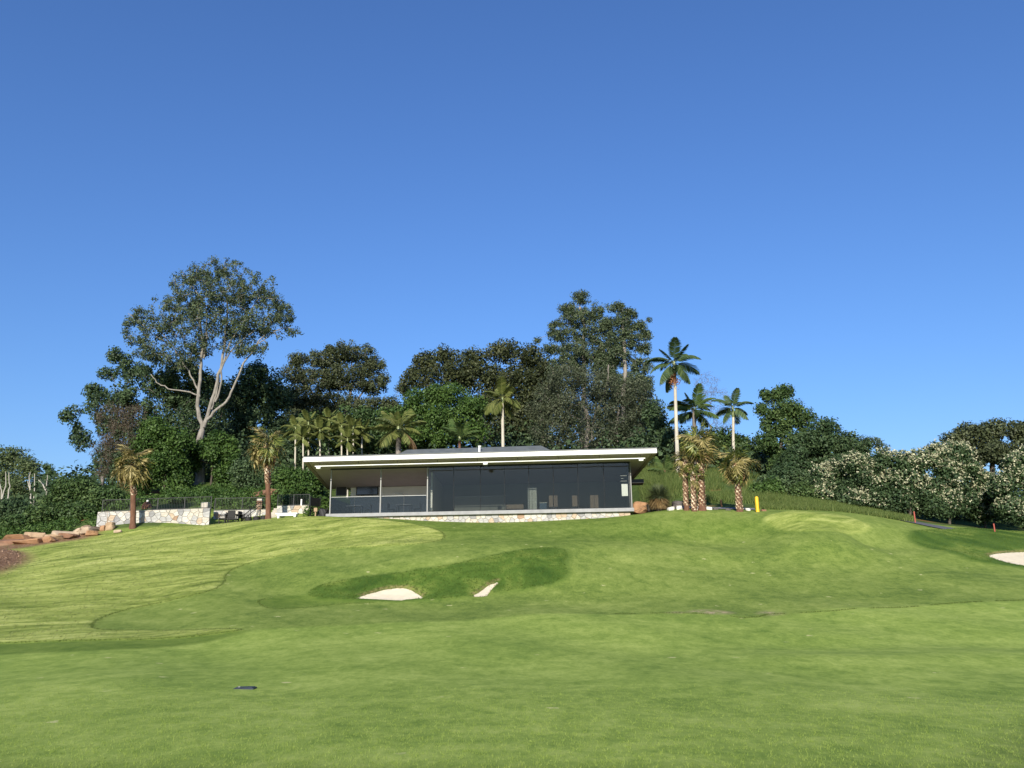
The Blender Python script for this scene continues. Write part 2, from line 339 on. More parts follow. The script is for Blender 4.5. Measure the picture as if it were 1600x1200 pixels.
def ground_material():
    t = NT('grass_ground')
    def split(nm):
        a = t.n('ShaderNodeAttribute'); a.attribute_name = nm
        s = t.n('ShaderNodeSeparateColor'); t.l(a.outputs['Color'], s.inputs[0]); return s.outputs
    A, B, C = split('zone_a'), split('zone_b'), split('zone_c')
    v = t.mapping((1, 1, 1)); vs = t.mapping((1.25, .75, 1.0)); vt = t.mapping((.75, .8, 1))
    big = t.noise(vt, .30, 5, .65, .8); mid = t.noise(vs, 1.7, 6, .72, .4); fine = t.noise(t.mapping((1, .5, 1)), 9, 5, .75); micro = t.noise(v, 70, 3, .7)
    fac = t.math('ADD', t.math('MULTIPLY', big, .34), t.math('ADD', t.math('MULTIPLY', mid, .38), t.math('ADD', t.math('MULTIPLY', fine, .26), t.math('MULTIPLY', micro, .12))))
    fair = t.ramp(fac, [(.43, (.084, .136, .022)), (.545, (.164, .222, .042)), (.67, (.272, .322, .078))])
    first = t.ramp(fac, [(.43, (.118, .190, .029)), (.545, (.224, .300, .055)), (.67, (.352, .416, .100))])
    fair = t.mix(C[2], fair, t.mix(.8, fair, (.66, .74, .62), 'MULTIPLY'))
    col = t.mix(B[0], fair, first)
    # straw-coloured scars in the young turf
    vo = t.n('ShaderNodeTexVoronoi', Scale=1.5); dv = t.n('ShaderNodeVectorMath', _operation='MULTIPLY_ADD'); nz = t.n('ShaderNodeTexNoise', Scale=9.0, Detail=3.0)
    t.l(v, nz.inputs['Vector']); t.l(nz.outputs['Color'], dv.inputs[0]); dv.inputs[1].default_value = (.28, .28, 0); t.l(t.mapping((.8, .8, 0)), dv.inputs[2]); t.l(dv.outputs[0], vo.inputs['Vector'])
    sepv = t.n('ShaderNodeSeparateColor'); t.l(vo.outputs['Color'], sepv.inputs[0])
    lim = t.math('MULTIPLY', t.math('POWER', sepv.outputs[0], 1.4), .14)
    scar = t.ramp(t.math('SUBTRACT', lim, vo.outputs['Distance']), [(.0, (0, 0, 0)), (.05, (1, 1, 1))])
    col = t.mix(t.math('MULTIPLY', scar, .7), col, (.54, .51, .24))
    # long, combed rough
    vr = t.mapping((.42, 1.5, 1), vec=t.mapping(rot=(0, 0, R(-40)))); wv = t.noise(v, .12, 2)
    warp = t.n('ShaderNodeVectorMath', _operation='MULTIPLY_ADD'); t.l(wv, warp.inputs[0]); warp.inputs[1].default_value = (1.0, 7.0, 0); t.l(vr, warp.inputs[2])
    comb = t.noise(warp.outputs[0], .5, 6, .66, 1.0); comb2 = t.noise(warp.outputs[0], 2.6, 5, .65, .4)
    cf = t.math('ADD', t.math('MULTIPLY', comb, .58), t.math('ADD', t.math('MULTIPLY', comb2, .26), t.math('MULTIPLY', fine, .16)))
    rough = t.ramp(cf, [(.38, (.085, .125, .019)), (.455, (.190, .240, .044)), (.53, (.315, .355, .084)), (.61, (.46, .485, .145))])
    col = t.mix(A[0], col, rough)
    # collar of uncut turf, deep rough round the sand
    collar = t.ramp(fac, [(.45, (.075, .130, .016)), (.65, (.150, .210, .034))])
    col = t.mix(t.math('MULTIPLY', B[1], .9), col, collar)
    dp = t.ramp(t.noise(t.mapping((.9, .6, 1)), .45, 5, .62, .5), [(.36, (.038, .082, .011)), (.50, (.080, .138, .020)), (.62, (.165, .215, .040))])
    col = t.mix(A[1], col, dp)
    bare = t.ramp(t.noise(v, 5, 5, .7), [(.38, (.17, .19, .07)), (.6, (.42, .33, .19))])
    col = t.mix(t.math('MULTIPLY', C[0], t.ramp(t.noise(v, 2.2, 4, .7), [(.36, (0, 0, 0)), (.5, (1, 1, 1))])), col, bare)
    soil = t.ramp(t.noise(v, 5, 7, .8), [(.32, (.08, .042, .024)), (.52, (.22, .125, .070)), (.70, (.40, .26, .16))])
    col = t.mix(A[2], col, soil)
    # wild hillside: weeds, bare red soil
    wild_c = t.ramp(t.noise(v, 1.1, 6, .7), [(.3, (.028, .050, .012)), (.6, (.075, .110, .028)), (.8, (.13, .15, .05))])
    red = t.ramp(t.noise(v, 6, 5, .7), [(.3, (.16, .055, .022)), (.7, (.34, .14, .062))])
    wild_c = t.mix(t.ramp(t.noise(v, .21, 3, .5), [(.60, (0, 0, 0)), (.66, (1, 1, 1))]), wild_c, red)
    col = t.mix(B[2], col, wild_c)
    col = t.mix(t.math('MULTIPLY', C[1], .8), col, t.ramp(t.noise(v, 9, 4, .7), [(.35, (.10, .075, .03)), (.65, (.34, .24, .13))]))
    h = t.math('ADD', t.math('MULTIPLY', fine, .6), t.math('ADD', t.math('MULTIPLY', micro, .35), t.math('MULTIPLY', t.math('MULTIPLY', comb2, A[0]), 2.2)))
    return t.finish(col, .9, .12, t.bump(h, .5, .06))
ground = link('ground', g_me, None, ground_material()); tag(ground, 'rolling mown golf fairway climbing to the clubhouse', kind='structure')

def sand_material():
    t = NT('bunker_sand'); v = t.mapping()
    c = t.ramp(t.noise(v, 3, 6, .6), [(.3, (.74, .63, .44)), (.7, (.84, .73, .53))])
    return t.finish(c, .95, .1, t.bump(t.noise(t.mapping((1, 5, 1)), 4, 6, .7), .9, .08))
M_SAND = sand_material()
def drape(name, P, dz, mat, step=.08, bowl=0.0):
    """a sheet following the ground inside polygon P"""
    x = np.arange(P[:, 0].min(), P[:, 0].max() + step, step); y = np.arange(P[:, 1].min(), P[:, 1].max() + step, step)
    X, Y = np.meshgrid(x, y); d = sdist(P, X, Y).reshape(X.shape)
    Z = gz(X, Y) + dz - bowl * np.clip(d / .6, 0, 1)
    idm = np.arange(X.size).reshape(X.shape)
    F = np.stack([idm[:-1, :-1], idm[:-1, 1:], idm[1:, 1:], idm[1:, :-1]], -1).reshape(-1, 4)
    keep = (d.ravel()[F] > -.12).all(1); F = F[keep]
    used = np.unique(F); remap = np.full(X.size, -1); remap[used] = np.arange(len(used))
    return link(name, np_mesh(name, np.c_[X.ravel(), Y.ravel(), Z.ravel()][used], remap[F], smooth=True), None, mat)
for P, lab in zip(SAND, ('pale sand of the wide bunker under the dark grass face', 'narrow pale sand tongue right of the wide bunker', 'pale sand of the bunker at the right edge of the photo')):
    tag(drape('bunker_sand', P, -.035, M_SAND, bowl=.02), lab, kind='structure')
# ---------------------------------------------------------------- materials for built things
M_FASCIA = plain('white_fascia_paint', (.80, .80, .77), .45, .4, .04, 2)
M_SOFFIT = plain('olive_grey_soffit', (.385, .325, .335), .8, .2, .06, 1.5)
M_BARGE = plain('brown_grey_bargeboard', (.22, .185, .145), .8, .2, .08, 2)
M_ROOF = plain('dark_roof_sheet', (.10, .11, .11), .5, .4, .15, 2)
M_SLAB = plain('grey_concrete_edge', (.30, .30, .30), .8, .2, .12, 3, bump=.1)
M_FRAME = plain('dark_window_frame', (.022, .024, .027), .6, .15, .1, 4)
M_POST = plain('brushed_metal_post', (.42, .42, .40), .4, .5, .08, 4, metal=.3)
M_PMID = plain('grey_aluminium_post', (.26, .26, .25), .4, .5, .08, 4)
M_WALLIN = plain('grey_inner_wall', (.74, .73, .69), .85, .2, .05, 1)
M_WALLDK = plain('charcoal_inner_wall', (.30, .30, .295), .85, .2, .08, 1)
M_FLOORIN = plain('inner_floor_tile', (.34, .32, .29), .5, .3, .1, 2)
M_CEIL = plain('inner_ceiling', (.30, .29, .27), .85, .2, .04, 1)
M_GLASS = glass_mat('tinted_glass', (.60, .62, .60), .70)
M_BALGL = glass_mat('balustrade_glass', (.42, .45, .47), 1.0)
M_SCREEN = plain('black_screen', (.012, .016, .018), .12, .6, .1, 3)
M_BLACK = plain('black_powder_coat', (.015, .016, .017), .5, .4, .1, 5)
M_WHITE = plain('white_plastic', (.78, .78, .76), .5, .4, .04, 4)
M_BROWN = plain('brown_timber_panel', (.17, .115, .08), .6, .3, .15, 5)
M_MORTAR = plain('pale_mortar', (.30, .28, .245), .95, .1, .12, 9, bump=.3)
STONE_M = [plain('stone_' + n, c, .9, .15, .22, 4.0, bump=.5) for n, c in (
    ('cream', (.50, .455, .38)), ('pale_grey', (.40, .39, .37)), ('warm', (.46, .36, .26)), ('mid_grey', (.27, .265, .26)), ('ivory', (.54, .51, .45)), ('rust', (.36, .24, .16)))]

def clip_half(P, p0, n):
    out = []
    for i in range(len(P)):
        a, b = P[i], P[(i + 1) % len(P)]; da, db = np.dot(a - p0, n), np.dot(b - p0, n)
        if da <= 0: out.append(a)
        if (da < 0 < db) or (db < 0 < da): out.append(a + (b - a) * da / (da - db))
    return out
def rubble(parent, x0, x1, top, bot, size, seed, y_face, weights, depth=.06, gap=.012):
    """irregular stones set in the face y = y_face (facing -Y) of parent; each is a mesh of its own"""
    rng = np.random.default_rng(seed); L = x1 - x0
    z0 = min(bot(x0), bot(x1), bot((x0 + x1) / 2)); z1 = max(top(x0), top(x1))
    nx = max(1, int(round(L / (size * 1.25)))); nz = max(1, int(round((z1 - z0) / size)))
    S = np.array([[x0 + (i + .5 + (.5 if k % 2 else 0) * .8 - .2 + rng.uniform(-.38, .38)) * L / nx, z0 + (k + .5 + rng.uniform(-.36, .36)) * (z1 - z0) / nz] for k in range(nz) for i in range(nx)])
    cnt = 0
    for i, s in enumerate(S):
        P = [np.array(q) for q in ((x0, bot(x0)), (x1, bot(x1)), (x1, top(x1)), (x0, top(x0)))]
        d2 = ((S - s) ** 2).sum(1)
        for j in np.argsort(d2)[1:14]:
            n = S[j] - s; P = clip_half(P, (S[j] + s) / 2, n)
            if len(P) < 3: break
        if len(P) < 3: continue
        P = np.array(P); c = P.mean(0)
        k = np.linalg.norm(P - c, axis=1); P = c + (P - c) * np.maximum(.3, (k - gap) / (k + 1e-6))[:, None]
        area = .5 * abs(np.dot(P[:, 0], np.roll(P[:, 1], 1)) - np.dot(P[:, 1], np.roll(P[:, 0], 1)))
        if area < .004: continue
        bm = bmesh.new(); prism(bm, [tuple(q - c) for q in P], 0, depth * rng.uniform(.55, 1.25), .022)
        o = bm_obj('stone', bm, STONE_M[rng.choice(len(STONE_M), p=weights)], parent)
        o.location = (c[0], y_face, c[1]); o.rotation_euler = (math.pi / 2, 0, 0); cnt += 1
    return cnt

# ---------------------------------------------------------------- clubhouse
club = empty('clubhouse', tuple(P_L), B_YAW)
tag(club, 'low modern clubhouse with white roof edge and long dark glass front on the crest', 'building')
h_gl = .5 * (loc_b(516.8, 732.5, 0)[1] + loc_b(984.6, 720.5, 0)[1])          # glazing height
(uL, wL), (uR, wR) = loc_b(473.5, 721.5, -2.1), loc_b(1026.5, 707.5, -2.1)
(ubL, wbL), (ubR, wbR) = loc_b(511, 767, 6.2), loc_b(986, 751, 6.2)
w_f = (wL + wR) / 2; w_b = (wbL + wbR) / 2
print('glazing', h_gl, 'fascia', wL, wR, uL, uR, 'rear', wbL, wbR, ubL, ubR)
def soff(v): return w_f + (w_b - w_f) * (v + 2.1) / 8.3
def quadslab(name, c4, th, mat, parent):
    """c4: four lower corners (u, v, w); th: thickness upward"""
    bm = bmesh.new(); lo = [bm.verts.new(c) for c in c4]; hi = [bm.verts.new((c[0], c[1], c[2] + th)) for c in c4]
    bm.faces.new(lo[::-1]); bm.faces.new(hi)
    for i in range(4): j = (i + 1) % 4; bm.faces.new((lo[i], lo[j], hi[j], hi[i]))
    return bm_obj(name, bm, mat, parent)
roof = quadslab('roof', [(uL + .03, -2.06, soff(-2.06)), (uR - .03, -2.06, soff(-2.06)), (ubR, 6.2, w_b), (ubL, 6.2, w_b)], .26, M_SOFFIT, club)
fa = box_obj('fascia', uL, uR, -2.13, -2.062, w_f - .015, w_f + .285, M_FASCIA, roof, .012)
quadslab('roof_sheet', [(uL - .02, -2.16, soff(-2.16) + .30), (uR + .02, -2.16, soff(-2.16) + .30), (ubR + .1, 6.2, w_b + .30), (ubL - .1, 6.2, w_b + .30)], .05, M_ROOF, roof)
for s, (ua, ub) in (('l', (uL, ubL)), ('r', (uR, ubR))):
    k = 1 if s == 'l' else -1
    quadslab('bargeboard', [(ua + k * .04, -2.05, soff(-2.05) - .05), (ua + k * .30, -2.05, soff(-2.05) - .05), (ub + k * .30, 6.15, w_b - .05), (ub + k * .04, 6.15, w_b - .05)] if k > 0 else
             [(ua - .30, -2.05, soff(-2.05) - .05), (ua - .04, -2.05, soff(-2.05) - .05), (ub - .04, 6.15, w_b - .05), (ub - .30, 6.15, w_b - .05)], .045, M_BARGE, roof)
# the light rail under the eave and its three spotlights
us0, ws0 = loc_b(492, 728.5, -1.75); us1, ws1 = loc_b(1008, 714.5, -1.75); wrl = soff(-1.75) - .27
rail = box_obj('light_rail', us0, us1, -1.78, -1.72, wrl, wrl + .05, M_FASCIA, club)
for k in range(9): u = us0 + .3 + (us1 - us0 - .6) * k / 8; box_obj('hanger', u - .012, u + .012, -1.76, -1.74, wrl + .051, soff(-1.75) - .002, M_FRAME, rail)
for px in (498, 758.5, 1002):
    u, _ = loc_b(px, 725, -1.8)
    s = box_obj('spotlight', u - .15, u + .15, -1.90, -1.67, wrl - .17, wrl - .002, M_WHITE, club, .03)
    box_obj('spotlight_lens', u - .10, u + .10, -1.91, -1.901, wrl - .15, wrl - .04, M_FASCIA, s)
# rear roof that rises again behind the valley
r0, r1 = loc_b(575, 703, 9)[0], loc_b(905, 700, 9)[0]; rt = loc_b(760, 699.5, 12)[1]
bm = bmesh.new()
vs = [bm.verts.new(c) for c in ((r0 - 2, 6.4, w_b + .2), (r1 + 2.5, 6.4, w_b + .2), (r1 + 1.2, 13.5, w_b + .2), (r0, 13.5, w_b + .2), (r0 + 2.6, 12, rt), (r1 - 3.2, 12, rt + .06))]
for f in ((0, 1, 5, 4), (1, 2, 5), (2, 3, 4, 5), (3, 0, 4), (3, 2, 1, 0)): bm.faces.new([vs[i] for i in f])
bm_obj('rear_roof', bm, M_ROOF, club)
uv, wv_ = loc_b(749, 701, 11)
vp = box_obj('vent_pipe', uv - .07, uv + .07, 11, 11.15, wv_ - .5, wv_ + .18, M_WHITE, club); box_obj('vent_cap', uv - .10, uv + .14, 10.96, 11.2, wv_ + .182, wv_ + .24, M_WHITE, vp)
# floor slab, plinth
box_obj('floor_slab', -.12, b_w + .10, -.30, 6.3, -.26, -.02, M_SLAB, club, .015)
plc = box_obj('plinth', .25, b_w - .15, -.02, 6.0, -1.9, -.262, M_MORTAR, club)
rubble(plc, .25, b_w - .15, lambda x: -.265, lambda x: -1.12, .30, 5, -.021, [.30, .20, .18, .08, .20, .04])
# glazing: an open verandah on the left, ten fixed panes on the right
MUL = [loc_b(p, 765, 0)[0] for p in (517, 595, 668, 709, 750.5, 788, 826.5, 865, 903.5, 944, 984.6)]
box_obj('header_beam', MUL[0] - .06, MUL[-1] + .06, -.07, .10, h_gl - .10, soff(.1) - .004, M_FRAME, club)
for i, u in enumerate(MUL):
    hw = .034 if i in (0, 1, 2, 10) else .011
    box_obj('mullion', u - hw, u + hw, -.055, .065, -.018, h_gl - .103, M_PMID if i in (0, 1, 2) else M_FRAME, club)
for i in range(2, 10):
    a, b = MUL[i] + .05, MUL[i + 1] - .05
    if i > 2: a = MUL[i] + .018
    if i < 9: b = MUL[i + 1] - .018
    o = box_obj('glass_pane', a, b, -.006, .006, .03, h_gl - .105, M_GLASS, club); o.rotation_euler = (R((-.1, .08, -.06, .1, 0, -.08, .05, -.04, .08, 0)[i]), 0, R((.06, -.1, .08, -.05, .1, -.07, .04, .1, -.08, .03)[i]))
box_obj('sill_track', MUL[2] + .05, MUL[-1] - .05, -.05, .05, -.018, .027, M_FRAME, club)
bal = [MUL[0] + .06, loc_b(554, 790, 0)[0], MUL[1] - .06], [MUL[1] + .06, loc_b(631, 790, 0)[0], MUL[2] - .06]
for tri in bal:
    for a, b in zip(tri[:-1], tri[1:]): box_obj('balustrade_pane', a + .012, b - .012, -.01, .004, .02, 1.14, M_BALGL, club)
    box_obj('top_rail', tri[0], tri[-1], -.02, .014, 1.142, 1.165, M_POST, club)
# side return of the verandah balustrade, rooms
box_obj('side_glass_pane', MUL[0] - .006, MUL[0] + .006, .10, 5.7, .02, 1.14, M_BALGL, club)
box_obj('inner_floor', -.1, b_w + .05, .08, 6.2, -.018, -.006, M_FLOORIN, club)
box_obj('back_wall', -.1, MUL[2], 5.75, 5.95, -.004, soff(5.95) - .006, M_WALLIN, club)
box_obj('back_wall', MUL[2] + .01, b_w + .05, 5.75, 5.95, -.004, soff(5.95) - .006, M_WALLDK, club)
def sidewall(name, u0, u1, mat, v0=.12):
    bm = bmesh.new(); vs = [bm.verts.new(c) for c in ((u0, v0, -.004), (u1, v0, -.004), (u1, 5.74, -.004), (u0, 5.74, -.004), (u0, v0, soff(v0) - .01), (u1, v0, soff(v0) - .01), (u1, 5.74, soff(5.74) - .01), (u0, 5.74, soff(5.74) - .01))]
    for f in ((0, 3, 2, 1), (4, 5, 6, 7), (0, 1, 5, 4), (1, 2, 6, 5), (2, 3, 7, 6), (3, 0, 4, 7)): bm.faces.new([vs[i] for i in f])
    return bm_obj(name, bm, mat, club)
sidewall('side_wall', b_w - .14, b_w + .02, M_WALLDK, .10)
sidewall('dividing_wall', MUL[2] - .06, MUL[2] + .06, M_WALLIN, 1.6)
u, w = loc_b(991, 753, 1.6); box_obj('side_hood', b_w + .03, b_w + .95, 1.2, 2.6, w - .12, w + .14, M_BLACK, club)
u0, w0 = loc_b(971.8, 775, -.03); u1, w1 = loc_b(980.6, 756, -.03)
box_obj('notice_sheet', u0, u1, .008, .014, w0, w1, M_WHITE, club)
u0, w0 = loc_b(969.5, 752, .02); u1, w1 = loc_b(979.2, 743, .02)
for a, b, c, d in ((u0, u1, w1 - .02, w1), (u0, u1, w0, w0 + .02), (u0 + .05, u0 + .2, w0 + .18, w0 + .20)): box_obj('window_decal', a, b, .008, .012, c, d, M_POST, club)

# things standing in the rooms (places read through the glass)
def inside(name, label, cat, px0, px1, py0, v, d, mat, py1=None, top=None, group=None):
    """a box-built thing standing on the floor between two pixel columns at depth v"""
    u0 = loc_b(px0, 780, v)[0]; u1 = loc_b(px1, 780, v)[0]; h = loc_b((px0 + px1) / 2, py0, v)[1]
    q = P_L + U * ((u0 + u1) / 2) + Vd * v + np.array([0, 0, -.006])
    e = empty(name, tuple(q), B_YAW); tag(e, label, cat, group); return e, (u1 - u0), h
e, w, h = inside('television', 'wall-mounted black television on the verandah back wall', 'television', 556, 590.5, 754, 5.6, .1, M_SCREEN)
wb_ = loc_b(573, 773.5, 5.6)[1]
box_obj('bezel', -w / 2, w / 2, 0, .09, wb_, h, M_BLACK, e, .01); box_obj('screen', -w / 2 + .07, w / 2 - .07, -.006, -.001, wb_ + .07, h - .07, M_SCREEN, e); box_obj('bracket', -.2, .2, .091, .148, wb_ + .3, h - .3, M_BLACK, e)
e, w, h = inside('notice_board', 'dark grey notice board left of the verandah television', 'board', 524, 541, 752, 5.6, .1, M_BLACK)
wb_ = loc_b(532, 774.5, 5.6)[1]; box_obj('board', -w / 2, w / 2, .05, .145, wb_, h, M_WALLDK, e, .01); box_obj('trim', -w / 2 + .05, w / 2 - .05, .04, .049, wb_ + .05, h - .05, M_BLACK, e)
e, w, h = inside('wall_heater', 'narrow white heater bar low on the verandah wall', 'heater', 616, 630, 770.5, 5.6, .1, M_WHITE)
box_obj('casing', -w / 2, w / 2, .0, .145, h - .09, h + .06, M_WHITE, e, .02); box_obj('grille', -w / 2 + .04, w / 2 - .04, -.006, -.001, h - .07, h - .01, M_POST, e)
e, w, h = inside('display_fridge', 'tall pale glass-fronted drinks fridge inside the dark room', 'fridge', 824.5, 839, 761, 1.6, .6, M_POST)
box_obj('cabinet', -w / 2, w / 2, 0, .6, .02, h, plain('fridge_grey', (.36, .38, .39), .4, .5, .08, 3), e, .02); box_obj('door', -w / 2 + .16, w / 2 - .02, -.03, -.002, .15, h - .08, M_POST, e)
for k in range(4): box_obj('shelf', -w / 2 + .18, w / 2 - .04, -.045, -.032, .3 + k * .36, .33 + k * .36, M_WHITE, e)
M_CHAIR = plain('taupe_chair_leather', (.34, .25, .20), .6, .3, .1, 5)
for px0, px1, lab in ((857.6, 864, 'left of the close pair of brown high-back chairs in the dark room'), (865.5, 871.2, 'right of the close pair of brown high-back chairs in the dark room'), (893.8, 902.2, 'lone brown high-back chair between the pair and the wide screen'),):
    e, w, h = inside('high_back_chair', lab, 'chair', px0, px1, 774, 1.3, .5, M_CHAIR, group='brown high-back chairs behind the glass')
    box_obj('backrest', -w / 2, w / 2, 0, .07, .30, h, M_CHAIR, e, .02); box_obj('seat', -w / 2, w / 2, .071, .5, .40, .48, M_CHAIR, e, .02)
    for sx in (-1, 1):
        for y in (.02, .44): box_obj('leg', sx * (w / 2 - .03) - .02, sx * (w / 2 - .03) + .02, y, y + .04, 0, .399 if y > .1 else .299, M_BLACK, e)
e, w, h = inside('folding_screen', 'wide brown standing panel at the right of the dark room', 'screen', 922, 935, 773.5, 1.3, .3, M_CHAIR)
box_obj('panel', -w / 2, 0, 0, .05, .06, h, M_CHAIR, e, .01); box_obj('panel', .01, w / 2, .002, .05, .06, h, M_CHAIR, e, .01)
for sx in (-1, 1): box_obj('foot', sx * (w / 2 - .08) - .03, sx * (w / 2 - .08) + .03, -.15, .25, 0, .058, M_BLACK, e)
e, w, h = inside('low_bench', 'low brown upholstered bench near the middle of the glass front', 'bench', 790.5, 818, 788, 1.0, .4, M_CHAIR)
box_obj('cushion', -w / 2, w / 2, 0, .45, .18, h, M_CHAIR, e, .03)
for sx in (-1, 1): box_obj('leg', sx * (w / 2 - .1) - .03, sx * (w / 2 - .1) + .03, .05, .40, 0, .179, M_BLACK, e)
e, w, h = inside('counter', 'long pale-topped bar counter in the middle of the dark room', 'counter', 710, 790, 775, 3.6, .7, M_WALLDK)
box_obj('front_panel', -w / 2, w / 2, 0, .6, 0, h - .06, M_WALLDK, e); box_obj('worktop', -w / 2 - .05, w / 2 + .05, -.08, .65, h - .059, h, M_POST, e, .01)
M_BLUE = plain('blue_plastic', (.06, .12, .22), .5, .4, .1, 4)
e, w, h = inside('blue_crate', 'small blue crate on the floor beside the drinks fridge', 'crate', 843, 854, 785, 1.4, .3, M_BLUE)
box_obj('crate_body', -w / 2, w / 2, 0, .3, 0, h - .04, M_BLUE, e, .01); box_obj('rim', -w / 2 - .02, w / 2 + .02, -.02, .32, h - .039, h, M_WHITE, e)
def dining_chair(px, v, yaw, label):
    u = loc_b(px, 785, v)[0]; q = P_L + U * u + Vd * v + np.array([0, 0, -.006]); e = empty('dining_chair', tuple(q), B_YAW + yaw)
    tag(e, label, 'chair', 'dark dining chairs on the verandah')
    box_obj('seat', -.23, .23, -.23, .23, .42, .46, M_BLACK, e, .015); box_obj('backrest', -.22, .22, .19, .23, .55, .86, M_BLACK, e, .015)
    for sx in (-.2, .2):
        box_obj('leg', sx - .018, sx + .018, -.22, -.184, 0, .419, M_BLACK, e); box_obj('leg', sx - .018, sx + .018, .232, .262, 0, .84, M_BLACK, e)
def dining_table(px, v, label):
    u = loc_b(px, 785, v)[0]; q = P_L + U * u + Vd * v + np.array([0, 0, -.006]); e = empty('dining_table', tuple(q), B_YAW); tag(e, label, 'table', 'verandah tables')
    box_obj('tabletop', -.55, .55, -.4, .4, .70, .74, M_WALLDK, e, .012)
    for sx in (-.48, .48):
        for sy in (-.34, .34): box_obj('leg', sx - .025, sx + .025, sy - .025, sy + .025, 0, .699, M_BLACK, e)
for px, v, yaw, lab in ((535, 2.2, 1.5, 'dark chair at the left end of the left verandah table'), (575, 2.2, -1.5, 'dark chair at the right end of the left verandah table'), (612, 2.2, 1.5, 'dark chair at the left end of the right verandah table'), (652, 2.2, -1.5, 'dark chair at the right end of the right verandah table')): dining_chair(px, v, yaw, lab)
dining_table(555, 2.2, 'dark dining table on the verandah under the television'); dining_table(632, 2.2, 'dark dining table on the verandah beside the dark glass room')

# ---------------------------------------------------------------- stone garden walls
def stone_wall(label, A, Bp, zt_a, zt_b, thick, seed, size=.33, weights=(.28, .26, .10, .10, .22, .04)):
    """free-standing rubble wall from A to B (xy), tops zt_a, zt_b"""
    A = np.array(A, float); Bp = np.array(Bp, float); L = np.linalg.norm(Bp - A); yaw = math.atan2(Bp[1] - A[1], Bp[0] - A[0])
    g = [gz1(*(A + (Bp - A) * k)) for k in (0, .5, 1)]; zb = min(g) - .35
    e = empty('stone_wall', (A[0], A[1], zb), yaw); tag(e, label, 'wall', 'pale rubble stone walls')
    ta, tb = zt_a - zb, zt_b - zb; top = lambda x: ta + (tb - ta) * x / L
    bm = bmesh.new(); vs = [bm.verts.new(c) for c in ((0, 0, 0), (L, 0, 0), (L, thick, 0), (0, thick, 0), (0, 0, ta), (L, 0, tb), (L, thick, tb), (0, thick, ta))]
    for f in ((0, 3, 2, 1), (4, 5, 6, 7), (0, 1, 5, 4), (1, 2, 6, 5), (2, 3, 7, 6), (3, 0, 4, 7)): bm.faces.new([vs[i] for i in f])
    core = bm_obj('wall_core', bm, M_MORTAR, e)
    bot = lambda x: float(np.interp(x, (0, L / 2, L), g)) - zb - .2
    rubble(e, 0, L, lambda x: top(x) - .004, bot, size, seed, -.001, list(weights))
    return e, L, yaw, zb, top
w1a, w1b = at(153, 800, 57.0), at(328.5, 794, 58.6)
wall1 = stone_wall('longest pale rubble wall behind the leftmost fan palm', w1a[:2], w1b[:2], w1a[2], w1b[2], .5, 11)
w2a, w2b = at(334, 798, 61.0), at(419, 796, 61.6)
wall2 = stone_wall('low rubble wall behind the outdoor table, set back', w2a[:2], w2b[:2], w2a[2], w2b[2], .45, 12)
w3a, w3b = at(433, 790.5, 61.2), at(482.5, 789.5, 61.6)
wall3 = stone_wall('short rubble wall behind the white bench', w3a[:2], w3b[:2], w3a[2], w3b[2], .45, 13)
def fence(label, A, Bp, height, n_post):
    A = np.array(A, float); Bp = np.array(Bp, float); d = Bp - A; L = np.linalg.norm(d[:2]); yaw = math.atan2(d[1], d[0]); sl = d[2] / L
    e = empty('metal_fence', tuple(A), yaw); tag(e, label, 'fence', 'dark metal fences on the garden walls')
    for zz_, nm in ((.06, 'bottom_rail'), (height - .04, 'top_rail')):
        bm = bmesh.new(); vs = [bm.verts.new(c) for c in [(x, y, zz_ + k + sl * x) for k in (0, .035) for x, y in ((0, -.018), (L, -.018), (L, .018), (0, .018))]]
        for f in ((0, 3, 2, 1), (4, 5, 6, 7), (0, 1, 5, 4), (1, 2, 6, 5), (2, 3, 7, 6), (3, 0, 4, 7)): bm.faces.new([vs[i] for i in f])
        bm_obj(nm, bm, M_BLACK, e)
    for k in range(n_post):
        x = L * k / (n_post - 1); box_obj('post', x - .025, x + .025, -.027, .027, sl * x, height + sl * x, M_BLACK, e)
    bm = bmesh.new(); n = int(L / .105)
    for k in range(1, n): x = L * k / n; add_box(bm, x - .006, x + .006, -.006, .006, .09 + sl * x, height - .045 + sl * x)
    tag(bm_obj('balusters', bm, M_BLACK, e), kind='stuff')
def off_back(p, yaw, k): return np.array([p[0] - math.sin(yaw) * k, p[1] + math.cos(yaw) * k, p[2]])
fence('dark metal fence along the longest rubble wall', off_back(w1a, wall1[2], .3) + [.2, 0, .0], off_back(w1b, wall1[2], .3), .86, 5)
fence('dark metal fence above the set-back wall by the outdoor table', off_back(w2a, wall2[2], .3), off_back(w2b, wall2[2], .3), .95, 3)
fence('dark metal fence above the short wall by the clubhouse', off_back(w3a, wall3[2], .3), off_back(w3b, wall3[2], .3), .86, 3)
